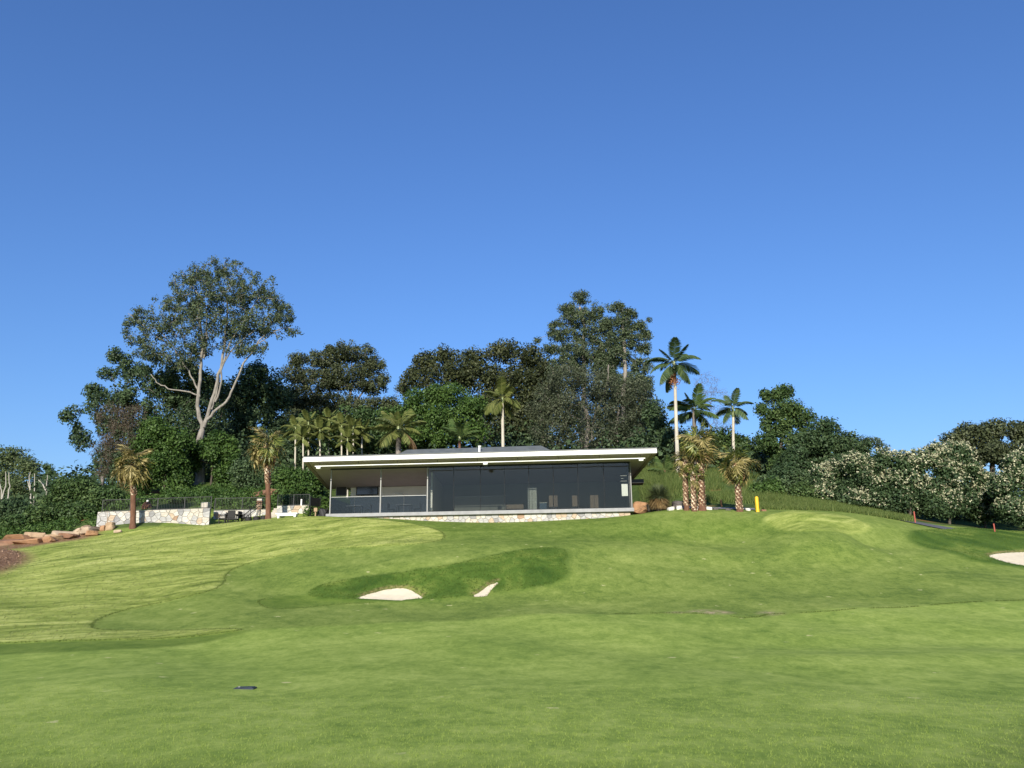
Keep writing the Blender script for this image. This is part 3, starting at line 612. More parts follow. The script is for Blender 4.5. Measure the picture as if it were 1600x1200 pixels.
# ---------------------------------------------------------------- trees
def unit(v): return v / (np.linalg.norm(v, axis=-1, keepdims=True) + 1e-9)
def leaf_quads(C, N, size, rng, slim=.55):
    """diamond leaves at C, facing N; size per leaf"""
    n = len(C); N = unit(N); r = unit(rng.normal(size=(n, 3))); T = unit(np.cross(N, r)); S = np.cross(N, T)
    L = size[:, None] * T; W = size[:, None] * slim * S
    V = np.stack([C - L, C - W * 1.0 + N * size[:, None] * .12, C + L, C + W + N * size[:, None] * .12], 1).reshape(-1, 3)
    F = np.arange(n * 4).reshape(-1, 4); return V, F
def cloud(clumps, n, size, rng, up=.35, shell=.5, slim=.55, flat=1.0):
    """leaves spread through a set of clumps [(x, y, z, r)]"""
    K = np.array(clumps); w = K[:, 3] ** 2; w /= w.sum(); k = rng.choice(len(K), n, p=w)
    d = unit(rng.normal(size=(n, 3))); rad = (shell + (1 - shell) * rng.random(n) ** .6) * rng.normal(1.0, .13, n)
    off = d * (K[k, 3] * rad)[:, None]; off[:, 2] *= flat
    C = K[k, :3] + off
    N = unit(d + rng.normal(size=(n, 3)) * .75 + np.array([0, 0, up]))
    s = size * rng.uniform(.6, 1.25, n)
    V, F = leaf_quads(C, N, s, rng, slim)
    ct = rng.normal(.5, .16, len(K))                              # each clump its own shade of the leaf colour
    t = np.clip(ct[k] + rng.normal(0, .17, n), 0, 1)
    return V, F, np.repeat(t, 4), C, d
def px_m(Y): return Y / (F_PX * math.cos(PITCH))                  # metres for a pixel at depth Y (roughly)
def lobes_world(lobes, Y):
    out = []
    for l in lobes:
        px, py, rx, ry = l[:4]; dy = l[4] if len(l) > 4 else 0
        c = at(px, py, Y + dy); out.append((c[0], c[1], c[2], rx * px_m(Y), ry * px_m(Y)))
    return out
def sub_clumps(LB, rc, cover, rng, fill=.55):
    C = []
    for x, y, z, rx, ry in LB:
        area = 4 * math.pi * ((rx * ry) + (rx * rx * .8) + (ry * rx * .8)) / 3
        m = max(3, int(cover * area / (math.pi * rc * rc)))
        d = unit(rng.normal(size=(m, 3))); q = fill + (1 - fill) * rng.random(m) ** .5
        r = rc * rng.uniform(.65, 1.3, m)
        ex = np.c_[np.maximum(rx - r * .75, rx * .3), np.maximum(rx * .85 - r * .75, rx * .3), np.maximum(ry - r * .75, ry * .3)]
        P = np.array([x, y, z]) + d * ex * q[:, None]
        C += [(*p, rr) for p, rr in zip(P, r)]
    return C
def branch_net(tb, base, fork, clumps, r0, rng, twig=.03, frac=1.0, droop=0.0, limbs=()):
    """trunk from base to fork, limbs given by hand, then a branch to every clump from the nearest wood"""
    base = np.asarray(base, float); fork = np.asarray(fork, float)
    H = np.linalg.norm(fork - base); k = 9
    tr = np.array([base + (fork - base) * t for t in np.linspace(0, 1, k)])
    tr[1:-1, :2] += np.cumsum(rng.normal(0, H * .008, (k - 2, 2)), 0)
    rr = r0 * (1 - .38 * np.linspace(0, 1, k)); rr[0] *= 1.35
    tb.add(tr, rr, 9)
    nodes = [(p, r) for p, r in zip(tr[k // 2:], rr[k // 2:])]
    for L in limbs:
        P = np.asarray(L[0], float); ra, rb = L[1]
        t = np.linspace(0, 1, len(P)); tt = np.linspace(0, 1, len(P) * 3)
        Q = np.stack([np.interp(tt, t, P[:, i]) for i in range(3)], 1)
        Q[1:-1] = (Q[:-2] + 2 * Q[1:-1] + Q[2:]) / 4
        Q[1:-1] += rng.normal(0, .05, (len(Q) - 2, 3)); w = ra + (rb - ra) * tt
        tb.add(Q, w, 7); nodes += list(zip(Q[2:], w[2:]))
    NP = [n[0] for n in nodes]; NR = [n[1] for n in nodes]
    order = sorted(clumps, key=lambda c: np.linalg.norm(np.array(c[:3]) - fork))
    for c in order:
        if rng.random() > frac: continue
        p = np.array(c[:3]); A = np.array(NP)
        d = np.linalg.norm(A - p, axis=1) + np.where(A[:, 2] > p[2] + .5, 2.5, 0)
        j = int(np.argmin(d)); a = A[j]; D = p - a; L = np.linalg.norm(D)
        if L < .15: continue
        m = 5; t = np.linspace(0, 1, m)[:, None]
        mid = a + D * t + np.array([0, 0, 1]) * (np.sin(t * math.pi) * L * (.10 - droop)) + np.r_[np.zeros((1, 3)), rng.normal(0, L * .05, (m - 2, 3)), np.zeros((1, 3))]
        ra = min(NR[j] * .8, max(twig * 1.5, .018 * L + twig)); rb = max(twig * .6, ra * .45)
        w = np.linspace(ra, rb, m); tb.add(mid, w, 5)
        for q, x in zip(mid[1:], w[1:]): NP.append(q); NR.append(x)
def tree(name, label, Y, base_px, lobes, lm, bm_, n, leaf, rc=.9, cover=1.0, fork=None, r0=.3, seed=1, cat='tree', group=None, up=.35, slim=.55,
         twig=.03, frac=1.0, limbs=(), shell=.5, fill=.55, flat=1.0, droop=0.0, blossom=None, base_y=None):
    rng = np.random.default_rng(seed)
    bx = at(base_px, 760, Y)[0]; bz = gz1(bx, Y); base = np.array([bx, Y, bz])
    LB = lobes_world(lobes, Y); C = sub_clumps(LB, rc, cover, rng, fill)
    # nothing grows below the ground
    C = [(x, y, max(z, gz1(x, y) + r * .6), r) for x, y, z, r in C]
    cc = np.mean([l[:3] for l in LB], 0)
    fk = at(fork[0], fork[1], Y) if fork else base + (cc - base) * np.array([.6, .6, .75])
    e = empty(name, tuple(base)); tag(e, label, cat, group)
    tb = Tubes(6); branch_net(tb, base - [0, 0, .3], fk, C, r0, rng, twig, frac, droop, [([at(a, b, Y + (d[0] if d else 0)) for a, b, *d in L[0]], L[1]) for L in limbs])
    link('trunk', tb.mesh('trunk', base), e, bm_)
    V, F, t, PC, PD = cloud(C, int(n * 1.65), leaf * .765, rng, up, shell, slim, flat)
    link('crown', np_mesh('crown', V - base, F, t), e, lm)
    if blossom:
        bn, bs, bmat = blossom
        cl = np.sin(PC[:, 0] * 2.1 + 1.3 * np.sin(PC[:, 2] * 1.7)) + np.sin(PC[:, 2] * 2.6 + PC[:, 0] * .9) + .35 * (PC[:, 2] - base[2] - 2.5)
        ok = np.where((PD[:, 1] < .35) & (PD[:, 2] > -.35) & (cl + rng.normal(0, .5, len(cl)) > -.15))[0]; k = rng.choice(ok, min(bn, len(ok)), replace=False)
        P = np.repeat(PC[k] + PD[k] * .10, 4, 0) + rng.normal(0, bs * .75, (len(k) * 4, 3))
        V, F = leaf_quads(P, unit(rng.normal(size=P.shape) * .6 + np.array([-.2, -.7, .5])), bs * rng.uniform(.5, 1.1, len(P)), rng, .8)
        link('blossom', np_mesh('blossom', V - base, F, np.repeat(rng.random(len(P)), 4)), e, bmat)
    return e

L_DARK = leaf_mat('leaf_dark', (0.024, 0.045, 0.021), (0.052, 0.086, 0.038), (0.103, 0.155, 0.062))
L_BIG = leaf_mat('leaf_grey_green', (0.038, 0.057, 0.028), (0.079, 0.110, 0.054), (0.166, 0.205, 0.101))
L_OLIVE = leaf_mat('leaf_olive', (0.031, 0.043, 0.019), (0.067, 0.084, 0.037), (0.134, 0.151, 0.070))
L_FIG = leaf_mat('leaf_fig', (0.025, 0.034, 0.014), (0.053, 0.067, 0.026), (0.124, 0.129, 0.053))
L_GREEN = leaf_mat('leaf_fresh_green', (0.026, 0.060, 0.012), (0.058, 0.110, 0.023), (0.110, 0.180, 0.041))
L_MID = leaf_mat('leaf_mid_green', (0.027, 0.057, 0.017), (0.060, 0.105, 0.030), (0.120, 0.173, 0.054))
L_GREYG = leaf_mat('leaf_hanging_grey_green', (.032, .044, .024), (.070, .088, .048), (.150, .165, .096))
L_BROWN = leaf_mat('leaf_brown', (0.044, 0.033, 0.020), (0.100, 0.077, 0.050), (0.188, 0.150, 0.103))
L_PURPLE = leaf_mat('twig_purple', (0.072, 0.054, 0.054), (0.132, 0.102, 0.102), (0.204, 0.168, 0.156))
L_FAR = leaf_mat('leaf_far_green', (0.046, 0.071, 0.028), (0.086, 0.121, 0.046), (0.138, 0.172, 0.069))
L_SHRUB = leaf_mat('leaf_shrub', (0.027, 0.054, 0.021), (0.057, 0.096, 0.038), (0.112, 0.162, 0.068))
L_BLOS = leaf_mat('cream_blossom', (.24, .25, .14), (.43, .42, .26), (.64, .61, .41))
BK_PALE = bark_mat('bark_pale', (.14, .125, .105), (.34, .31, .265))
BK_GREY = bark_mat('bark_grey', (.10, .085, .07), (.26, .23, .20))
BK_DARK = bark_mat('bark_dark', (.04, .033, .026), (.11, .095, .075))
BK_BONE = bark_mat('bark_bone', (.26, .24, .20), (.46, .43, .37))
G_BACK = 'trees on the hill behind the clubhouse'

tree('tall_gum_tree', 'tallest tree, open grey-green crown on a pale forked trunk', 78, 312,
     [(345,426,56,26),(298,440,44,24),(402,452,46,28),(345,466,84,34),(285,478,52,28),(222,492,30,16),(255,512,46,24),(330,508,84,34),(425,474,36,22),(440,496,34,16),(458,520,18,9),(400,508,60,30),(216,530,32,18),(300,545,50,22),(385,545,46,20),(250,560,36,16),(195,520,12,8),(232,548,36,18),(285,568,34,14),(210,505,24,14)],
     L_BIG, BK_PALE, 26000, .14, .42, .56, (316,672), .46, 3, group=G_BACK, twig=.034, up=.5, shell=.15, fill=.1,
     limbs=[([(316,672),(309,640),(311,610),(314,570),(318,540),(312,505),(308,470)], (0.221,0.072)), ([(318,668),(327,640),(336,610),(345,575),(350,540),(356,500),(352,460)], (0.205,0.063)),
            ([(320,664),(336,640),(352,630),(366,605),(378,575),(395,545),(420,515)], (0.164,0.054)), ([(312,620),(300,590),(285,565),(270,540),(250,515)], (0.090,0.041)),
            ([(330,640),(338,615),(342,590),(352,560),(362,530),(385,495),(405,465)], (0.123,0.045)), ([(310,618),(285,610),(262,607),(246,600),(236,585)], (0.082,0.041)),
            ([(336,628),(348,600),(346,575),(360,548),(390,520),(430,500)], (0.098,0.041)), ([(318,560),(325,520),(322,480),(300,445)], (0.098,0.041)), ([(395,545),(425,520),(450,510),(466,522)], (0.057,0.027)), ([(270,540),(240,525),(215,500),(200,490)], (0.057,0.027)), ([(314,540),(330,500),(380,460),(440,470)], (0.066,0.027))])
tree('dark_broadleaf_tree', 'dark blue-green tree leaning out at the far left of the wood', 84, 215,
     [(188,556,22,16),(208,576,26,20),(170,585,18,14),(150,612,20,16),(112,648,18,18),(120,672,16,16),(175,640,45,40),(235,610,55,45),(285,600,50,45),(130,690,22,20),(200,690,50,45),(320,640,45,60),(170,725,30,34),(215,740,40,30)],
     L_DARK, BK_GREY, 22000, .20, .6, 1.0, None, .4, 5, group=G_BACK)
tree('half_bare_tree', 'half-bare brown twiggy tree above the left end of the stone wall', 73, 155,
     [(172,650,28,26),(190,685,30,30),(165,700,26,30),(205,650,25,25),(160,735,14,16)], L_BROWN, BK_GREY, 5200, .10, .5, 1.5, (160,745), .22, 6, group=G_BACK, twig=.02, shell=.2, slim=.35)
tree('leafy_tree', 'bright green leafy tree left of the pale trunk', 74, 262,
     [(252,672,38,24),(280,688,26,22),(235,700,35,28),(254,725,44,34),(225,745,30,26),(276,752,24,26)], L_GREEN, BK_DARK, 15000, .17, .85, 1.1, None, .2, 7, group=G_BACK)
tree('climbing_fig', 'bright green climber bunched round the pale trunk', 76.5, 330,
     [(318,702,28,16),(345,692,26,20),(352,715,24,22),(300,722,14,18),(350,742,22,20),(326,708,16,12,-1.5)], L_GREEN, BK_DARK, 8500, .18, .6, 1.0, None, .12, 8, cat='climber')
tree('dense_dark_tree', 'dense dark tree right of the pale forked trunk', 90, 405,
     [(405,600,42,34),(372,625,36,40),(432,622,26,40),(400,660,50,45),(440,680,40,40),(375,700,40,40),(425,720,40,35)], L_DARK, BK_DARK, 19000, .22, 1.05, 1.1, None, .35, 9, group=G_BACK)
tree('domed_gum_tree', 'round-topped gum tree with sky showing through, right of the dark tree', 96, 535,
     [(545,551,46,18),(508,562,34,20),(580,572,28,20),(598,592,14,16),(466,562,20,14),(460,585,24,22),(500,594,42,24),(545,590,50,26),(585,604,28,16),(475,620,34,22),(525,628,42,18),(575,636,36,18),(612,632,20,18),(630,606,14,16),(634,650,22,18),(500,650,40,16)],
     L_OLIVE, BK_GREY, 30000, .17, .52, 1.15, (533,655), .4, 10, group=G_BACK, twig=.034, shell=.3, fill=.3,
     limbs=[([(533,655),(520,625),(512,600),(505,575)], (.20,.07)), ([(534,655),(548,620),(552,590),(550,560)], (.20,.07)), ([(536,650),(562,620),(580,595)], (.16,.06)), ([(530,650),(500,625),(470,595)], (.16,.06))])
tree('fig_tree', 'broad dark rusty-green fig dome behind the bright green tree', 94, 745,
     [(664,564,24,20),(646,592,20,22),(700,556,24,16),(738,560,26,16),(790,550,34,20),(828,558,26,22),(850,590,30,28),(690,590,46,26),(745,590,50,28),(800,595,50,30),(840,625,40,30),(770,630,50,30),(820,660,44,30),(780,672,40,26)],
     L_FIG, BK_GREY, 26000, .22, 1.0, 1.15, None, .6, 11, group=G_BACK)
tree('green_dome_tree', 'rounded vivid green tree in the middle, behind the roof', 84, 690,
     [(660,622,34,18),(700,618,40,20),(738,635,30,22),(650,650,36,26),(700,655,50,28),(745,668,30,24),(672,685,60,20),(610,655,30,22)], L_GREEN, BK_DARK, 21000, .18, .9, 1.15, None, .3, 12, group=G_BACK)
tree('pale_green_tree', 'lighter green bushy tree behind the golden palm clump', 82, 560,
     [(555,655,36,22),(520,668,36,24),(590,672,30,24),(480,665,30,26),(560,690,60,20)], L_MID, BK_DARK, 12000, .18, .85, 1.1, None, .25, 13, group=G_BACK)
tree('hoop_pine', 'left and taller of the twin pines with spiky tufted crowns', 88, 906,
     [(908,466,20,16),(886,484,22,14),(930,486,18,18),(905,498,36,20),(868,508,16,10),(880,524,30,16),(920,524,30,20),(862,545,18,10),(896,552,46,22),(930,560,24,24),(840,532,9,4),(944,515,18,22),(945,548,24,22),(885,575,40,18)],
     L_BIG, BK_PALE, 24000, .13, .42, 1.2, (906,480), .28, 14, group=G_BACK, twig=.034, up=.7, shell=.2, fill=.15)
tree('hoop_pine', 'right and lower of the twin pines with spiky tufted crowns', 87, 972,
     [(962,480,18,11),(982,490,18,12),(968,504,26,16),(998,512,18,14),(975,530,36,20),(1006,545,16,14),(965,558,36,22),(1002,572,22,18),(985,596,36,20),(950,590,26,18),(1014,500,5,5),(945,575,26,20),(1008,525,14,14),(1010,600,18,16),(948,505,14,16)],
     L_BIG, BK_PALE, 24000, .13, .42, 1.2, (970,500), .28, 15, group=G_BACK, twig=.034, up=.7, shell=.2, fill=.15)
tree('weeping_tree', 'wide olive-grey twiggy tree hanging over the roof below the twin pines', 82, 915,
     [(880,590,46,28),(930,600,50,30),(985,615,40,28),(850,630,34,34),(900,640,50,36),(960,645,46,36),(1010,640,24,28),(865,675,44,28),(930,682,54,26),(990,682,36,28)],
     L_GREYG, BK_GREY, 24000, .15, .72, 1.0, (915,640), .35, 16, group=G_BACK, twig=.028, droop=.12, slim=.4,
     limbs=[([(925,690),(928,650),(950,600),(951,570)], (.12,.08)), ([(965,700),(964,665),(967,640)], (.13,.1))])
tree('dark_understorey_tree', 'dark low tree between the roof end and the tall slim palm', 80, 1030,
     [(1022,650,24,30),(1035,690,28,30),(1008,700,30,22),(1060,700,34,34),(1042,730,30,16)], L_DARK, BK_DARK, 9500, .18, .8, 1.1, None, .2, 17, group=G_BACK)
tree('spiky_dark_tree', 'dark shrubby tree behind the cluster of three fan palms', 82, 1115,
     [(1125,690,34,24),(1150,700,30,24),(1175,712,34,30),(1130,725,44,26),(1170,745,44,24),(1105,745,34,20)], L_MID, BK_DARK, 11500, .18, .85, 1.05, None, .2, 18, group=G_BACK)
tree('bare_purple_tree', 'bare purplish twiggy tree between the two slim palms', 86, 1120,
     [(1105,600,26,24),(1120,625,30,26),(1095,640,26,26),(1135,655,26,24),(1110,670,30,20)], L_PURPLE, BK_GREY, 2600, .08, .45, 2.0, (1110,665), .16, 19, group=G_BACK, twig=.022, slim=.25, shell=.15)
tree('tall_evergreen_tree', 'tall dark evergreen right of the slim palms', 77, 1225,
     [(1205,618,22,13),(1222,612,20,10),(1188,640,14,9),(1228,638,28,20),(1212,660,30,22),(1252,655,26,20),(1225,690,40,30),(1195,690,20,18),(1262,690,30,26),(1235,725,44,26)],
     L_MID, BK_DARK, 18000, .16, .55, .95, None, .3, 20, group=G_BACK)
tree('round_dark_tree', 'lower dark round tree between the evergreen and the blossoming shrubs', 74, 1290,
     [(1290,668,26,14),(1275,690,36,24),(1315,692,34,20),(1250,725,40,32),(1300,722,44,28),(1345,700,20,16),(1235,755,38,22),(1285,755,40,24),(1335,725,24,20)],
     L_SHRUB, BK_DARK, 17000, .18, .8, 1.1, None, .25, 21, group=G_BACK)
tree('thin_grey_tree', 'thin grey-leaved treetop showing above the blossoming shrubs', 80, 1362,
     [(1352,690,16,10),(1368,692,14,9),(1378,700,12,6),(1345,706,18,10)], L_BIG, BK_GREY, 1500, .12, .42, 1.0, None, .12, 22, group=G_BACK, twig=.018)
tree('dark_far_tree', 'dark wide tree behind the blossoming shrubs at the right edge', 80, 1550,
     [(1490,688,20,13),(1520,678,30,16),(1560,672,30,17),(1598,674,30,18),(1535,705,44,24),(1590,712,40,30),(1625,700,40,36),(1495,705,22,16)], L_OLIVE, BK_DARK, 16000, .20, .9, 1.1, None, .35, 23, group=G_BACK)
tree('backdrop_tree', 'dark tree filling the gap below the domed gum', 104, 500,
     [(455,620,30,26),(490,640,40,26),(540,655,44,22),(590,660,40,20),(470,660,40,30),(630,665,34,24),(620,640,26,20)], L_OLIVE, BK_DARK, 13000, .2, .9, 1.1, None, .3, 71, group=G_BACK)
tree('backdrop_tree', 'dark tree between the fig dome and the twin pines', 102, 850,
     [(845,575,26,26),(865,610,40,36),(830,640,40,34),(880,650,50,34),(820,680,50,26)], L_OLIVE, BK_DARK, 13000, .2, .9, 1.1, None, .3, 72, group=G_BACK)
tree('backdrop_tree', 'dark tree right of the twin pines behind the tallest slim palm', 98, 1000,
     [(950,610,40,34),(990,620,36,34),(1015,650,26,30),(1040,690,36,26),(970,660,50,34),(1080,710,50,22)], L_OLIVE, BK_DARK, 13000, .2, .9, 1.1, None, .3, 73, group=G_BACK)
tree('backdrop_tree', 'dark tree showing between the pale forked limbs of the tallest tree', 100, 330,
     [(330,620,44,30),(290,645,44,34),(365,650,40,34),(330,680,54,30),(240,670,40,36)], L_DARK, BK_DARK, 12000, .2, .9, 1.1, None, .3, 74, group=G_BACK)
G_SH = 'shrubs with cream blossom along the right edge'
def shrub(lab, Y, px, lobes, seed, n=11000, bl=700): tree('flowering_shrub', lab, Y, px, lobes, L_SHRUB, BK_DARK, n, .15, .72, 1.15, None, .12, seed, 'shrub', G_SH, blossom=(int(bl * 1.6), .075, L_BLOS))
shrub('low cream-blossomed shrub at the left end of the blossoming row', 67, 1305, [(1292,748,26,26),(1310,732,24,20),(1285,775,24,18),(1320,770,30,26)], 31, 7000, 480)
shrub('cream-blossomed shrub second from the left in the blossoming row', 65.5, 1355, [(1345,728,30,20),(1375,722,28,20),(1355,755,34,28),(1345,780,36,20),(1390,760,24,26)], 32)
shrub('broad cream-blossomed shrub in the middle of the blossoming row', 64.5, 1415, [(1405,724,28,18),(1432,722,26,18),(1418,750,36,28),(1400,780,34,24),(1440,780,32,26)], 33)
shrub('tallest cream-blossomed shrub, densest in flower, under the dark wide tree', 64.5, 1475, [(1460,714,28,20),(1490,712,28,20),(1505,735,26,24),(1470,745,40,30),(1490,775,36,28),(1465,795,30,20)], 34, 12500, 850)
shrub('shaded cream-blossomed shrub between the tallest one and the right edge', 66, 1530, [(1525,745,24,22),(1545,765,28,26),(1520,785,30,26),(1545,800,26,20)], 35, 8000, 380)
shrub('cream-blossomed shrub cut off by the right edge of the photo', 62.5, 1600, [(1590,728,28,24),(1625,722,34,30),(1572,758,26,24),(1610,765,40,32),(1580,795,32,24),(1625,800,40,26)], 36, 11000, 620)
# far left: trees on the distant rise and the shrubs under them
G_L = 'trees on the far left rise'
tree('round_far_tree', 'pale green round treetop at the left edge of the photo', 128, 5, [(-10,715,44,24),(22,718,30,20),(-20,750,46,30),(20,752,34,26),(5,785,50,22)], L_FAR, BK_GREY, 8000, .26, 1.3, 1.1, None, .4, 41, group=G_L)
tree('round_far_tree', 'pale green treetop sloping down beside the dead trunks', 125, 55, [(44,732,22,18),(62,752,20,16),(35,765,34,22),(76,768,20,16),(65,788,34,18)], L_FAR, BK_GREY, 6000, .25, 1.2, 1.1, None, .4, 42, group=G_L)
tree('small_umbrella_tree', 'small flat-topped tree alone on the far left skyline', 112, 75, [(74,730,9,5),(80,738,8,4),(72,745,9,4)], L_MID, BK_BONE, 700, .18, .5, 1.2, (74,738), .2, 43, group=G_L)
def dead_tree(label, Y, px, paths, seed):
    rng = np.random.default_rng(seed); x = at(px, 760, Y)[0]; base = np.array([x, Y, gz1(x, Y)]); e = empty('dead_tree', tuple(base)); tag(e, label, 'tree', 'bare dead trees on the far left')
    for i, P in enumerate(paths):
        tb = Tubes(6); W = np.array([at(a, b, Y) for a, b in P])
        if i == 0: W = np.r_[[[W[0][0], Y, min(W[0][2] - .1, gz1(W[0][0], Y) - .3)]], W]
        t = np.linspace(0, 1, len(W)); tt = np.linspace(0, 1, 3 * len(W)); Q = np.stack([np.interp(tt, t, W[:, k]) for k in range(3)], 1); Q[1:-1] += rng.normal(0, .02, (len(Q) - 2, 3))
        tb.add(Q, np.linspace(.10 if i == 0 else .07, .03, len(Q))); link('trunk' if i == 0 else 'limb', tb.mesh('wood', base), e, BK_BONE)
dead_tree('pair of bare pale trunks nearest the left edge', 72, 5, [[(3,786),(2,765),(-2,745)], [(3,780),(9,757),(9,737)], [(12,782),(15,760),(14,738)]], 44)
dead_tree('bare pale forked trunk standing alone left of the dark tree', 72, 48, [[(49,792),(48,770),(46,750),(47,737)], [(48,768),(43,752)], [(52,790),(54,765),(54,740)]], 45)
dead_tree('thinnest bare trunk below the small flat-topped tree', 73, 74, [[(73,778),(73,760),(74,742)], [(73,768),(65,755),(60,750)]], 46)
G_B = 'bushes under the far left trees'
def bush(lab, Y, px, lobes, lm, seed, n=7000, leaf=.15, rc=.7): tree('bush', lab, Y, px, lobes, lm, BK_DARK, n, leaf, rc, 1.15, None, .1, seed, 'bush', G_B if px < 600 else 'shrubs on the right bank')
bush('rounded dark green bush mound beside the half-bare tree', 68, 120, [(118,762,34,18),(140,775,26,22),(100,785,34,22),(140,805,26,22)], L_MID, 51, 9000)
bush('greyish low bush at the left edge of the photo', 66, 20, [(12,797,34,14),(-10,806,40,16),(35,812,36,14)], L_SHRUB, 52, 7500)
bush('green bush above the reddish boulders', 62, 75, [(65,806,34,16),(95,803,30,18),(40,820,36,13),(120,812,26,13),(5,828,30,11)], L_MID, 53, 7500)
bush('dark leafy bush against the left end of the stone wall', 64, 150, [(150,790,16,22),(140,812,18,14),(170,775,20,16)], L_MID, 54, 4500)
bush('bright green rounded bush left of the clubhouse roof', 68, 465, [(455,748,30,16),(485,752,26,18),(470,765,36,14)], L_GREEN, 55, 6500)
bush('dark bush on the bank behind the second fan palm', 70, 395, [(385,738,34,20),(420,740,30,18),(400,758,40,12)], L_SHRUB, 56, 6000)
bush('low dark shrub in the long grass below the tall evergreen', 69, 1215, [(1205,758,26,16),(1230,768,26,14)], L_SHRUB, 57, 4500)
bush('rounded olive shrub in the long grass left of the blossoming row', 67, 1265, [(1255,770,24,14),(1278,780,22,12)], L_MID, 58, 4000)
bush('pale green shrub low on the bank behind the yellow bollard', 66, 1195, [(1185,780,18,8),(1205,784,16,7)], L_GREEN, 59, 2600)
bush('dark bush at the foot of the round dark tree', 68, 1300, [(1290,775,26,18),(1315,785,24,14)], L_SHRUB, 63, 4500)
bush('dark bush hiding the foot of the tall evergreen', 71, 1235, [(1225,742,28,18),(1250,752,26,16)], L_SHRUB, 64, 4500)
# undergrowth that fills the wood's floor, and weeds over the left bank
def undergrowth(name, label, spots, lm, n, leaf, seed):
    rng = np.random.default_rng(seed); C = []
    for px0, px1, Y0, Y1, h0, h1, m in spots:
        for _ in range(m):
            Y = rng.uniform(Y0, Y1); px = rng.uniform(px0, px1); x = at(px, 760, Y)[0]; z = gz1(x, Y); r = rng.uniform(h0, h1) * .5
            C.append((x, Y, z + r * .75, r))
    V, F, t, _, _ = cloud(C, n, leaf, rng, .5, .45)
    tag(link(name, np_mesh(name, V, F, t), None, lm), label, kind='stuff')
undergrowth('undergrowth', 'dark undergrowth filling the floor of the wood', [(180, 480, 80, 95, 2.5, 5, 150), (480, 1010, 76, 96, 3, 6, 220), (1010, 1300, 78, 95, 2.5, 5, 130), (1300, 1620, 69, 84, 2, 4, 120), (70, 180, 68, 90, 2.0, 4, 60), (-60, 75, 74, 110, 1.0, 2.0, 80)], L_DARK, 52000, .24, 61)
undergrowth('bank_weeds', 'low green weeds covering the bank behind the stone walls', [(160, 510, 62.3, 74, .35, .95, 520), (480, 515, 61, 72, .4, 1.0, 70), (-40, 152, 56.5, 64, .3, .8, 200)], L_GREEN, 40000, .10, 62)
# ---------------------------------------------------------------- palms
PM_FEATHER = leaf_mat('feather_frond', (.026, .056, .014), (.070, .115, .030), (.170, .210, .070), .2, .5, .22)
PM_GOLD = leaf_mat('golden_frond', (.055, .080, .018), (.140, .165, .042), (.300, .290, .100), .25, .5, .25)
PM_DARKF = leaf_mat('dark_frond', (.026, .052, .018), (.060, .098, .036), (.150, .190, .078), .2, .5, .22)
PM_FANG = leaf_mat('fan_green', (.040, .070, .014), (.150, .180, .036), (.330, .320, .090), .25, .45, .4)
PM_FANY = leaf_mat('fan_yellowed', (.100, .088, .025), (.270, .225, .080), (.500, .410, .180), .25, .5, .3)
PM_FANB = leaf_mat('fan_dead_brown', (.100, .055, .025), (.260, .160, .080), (.450, .310, .170), .2, .7, .2)
PM_FRUIT = leaf_mat('palm_fruit_orange', (.22, .07, .03), (.38, .15, .07), (.50, .25, .13), .1, .6, .3)
BK_PALM = bark_mat('palm_trunk_pale', (.36, .32, .25), (.60, .56, .46), 2)
BK_FAN = bark_mat('palm_trunk_red_brown', (.085, .042, .026), (.20, .105, .066), 5)
M_BOOT = leaf_mat('leaf_base_boots', (.20, .12, .07), (.42, .30, .19), (.68, .56, .40), .0, .8, .2)
M_SHAFT = plain('green_crownshaft', (.20, .24, .09), .4, .4, .2, 2)
def feather_mesh(L, arch, droop, rng, n=38, wl=.30, wid=.016):
    """a pinnate frond along +X from the origin, rising then arching over"""
    m = 14; s = np.linspace(0, 1, m); ang = -arch * s ** 1.5; dx = np.cos(ang) * L / m; dz = np.sin(ang) * L / m
    R_ = np.c_[np.cumsum(dx), np.zeros(m), np.cumsum(dz)]; R_ = np.r_[[[0, 0, 0]], R_]; ss = np.r_[0, s]
    V = []; F = []; T = []
    tb = Tubes(4); tb.add(R_, np.linspace(.013, .004, len(R_))); tv = np.concatenate(tb.V); tf = np.concatenate(tb.F)
    V.append(tv); F.append(tf); T.append(np.full(len(tv), .75)); k = len(tv)
    for i in range(n):
        t = .14 + .86 * (i + .5) / n; p = np.array([np.interp(t, np.linspace(0, 1, len(R_)), R_[:, c]) for c in range(3)])
        a = -arch * t ** 1.5; fwd = np.array([math.cos(a), 0, math.sin(a)])
        l = L * wl * (math.sin(math.pi * (.12 + .84 * t)) ** .7) * rng.uniform(.88, 1.1)
        for sd in (-1, 1):
            dr = unit(fwd * rng.uniform(.45, .7) + np.array([0, sd * 1.0, 0]) + np.array([0, 0, -droop * rng.uniform(.7, 1.3)]))
            wv = unit(np.cross(dr, np.array([.15, sd * .3, 1.0]))) * wid; e = dr * l; sag = np.array([0, 0, -l * .22 * (.5 + droop)])
            V.append(np.array([p - wv * .5, p + wv * .5, p + e * .6 + wv + sag * .35, p + e * .6 - wv + sag * .35, p + e + sag, p + e + sag + wv * .1]))
            F.append(np.array([[0, 1, 2, 3], [3, 2, 5, 4]]) + k); T.append(np.full(6, np.clip(rng.normal(.45, .2), 0, 1))); k += 6
    return np_mesh('frond', np.concatenate(V), np.concatenate(F), np.concatenate(T))
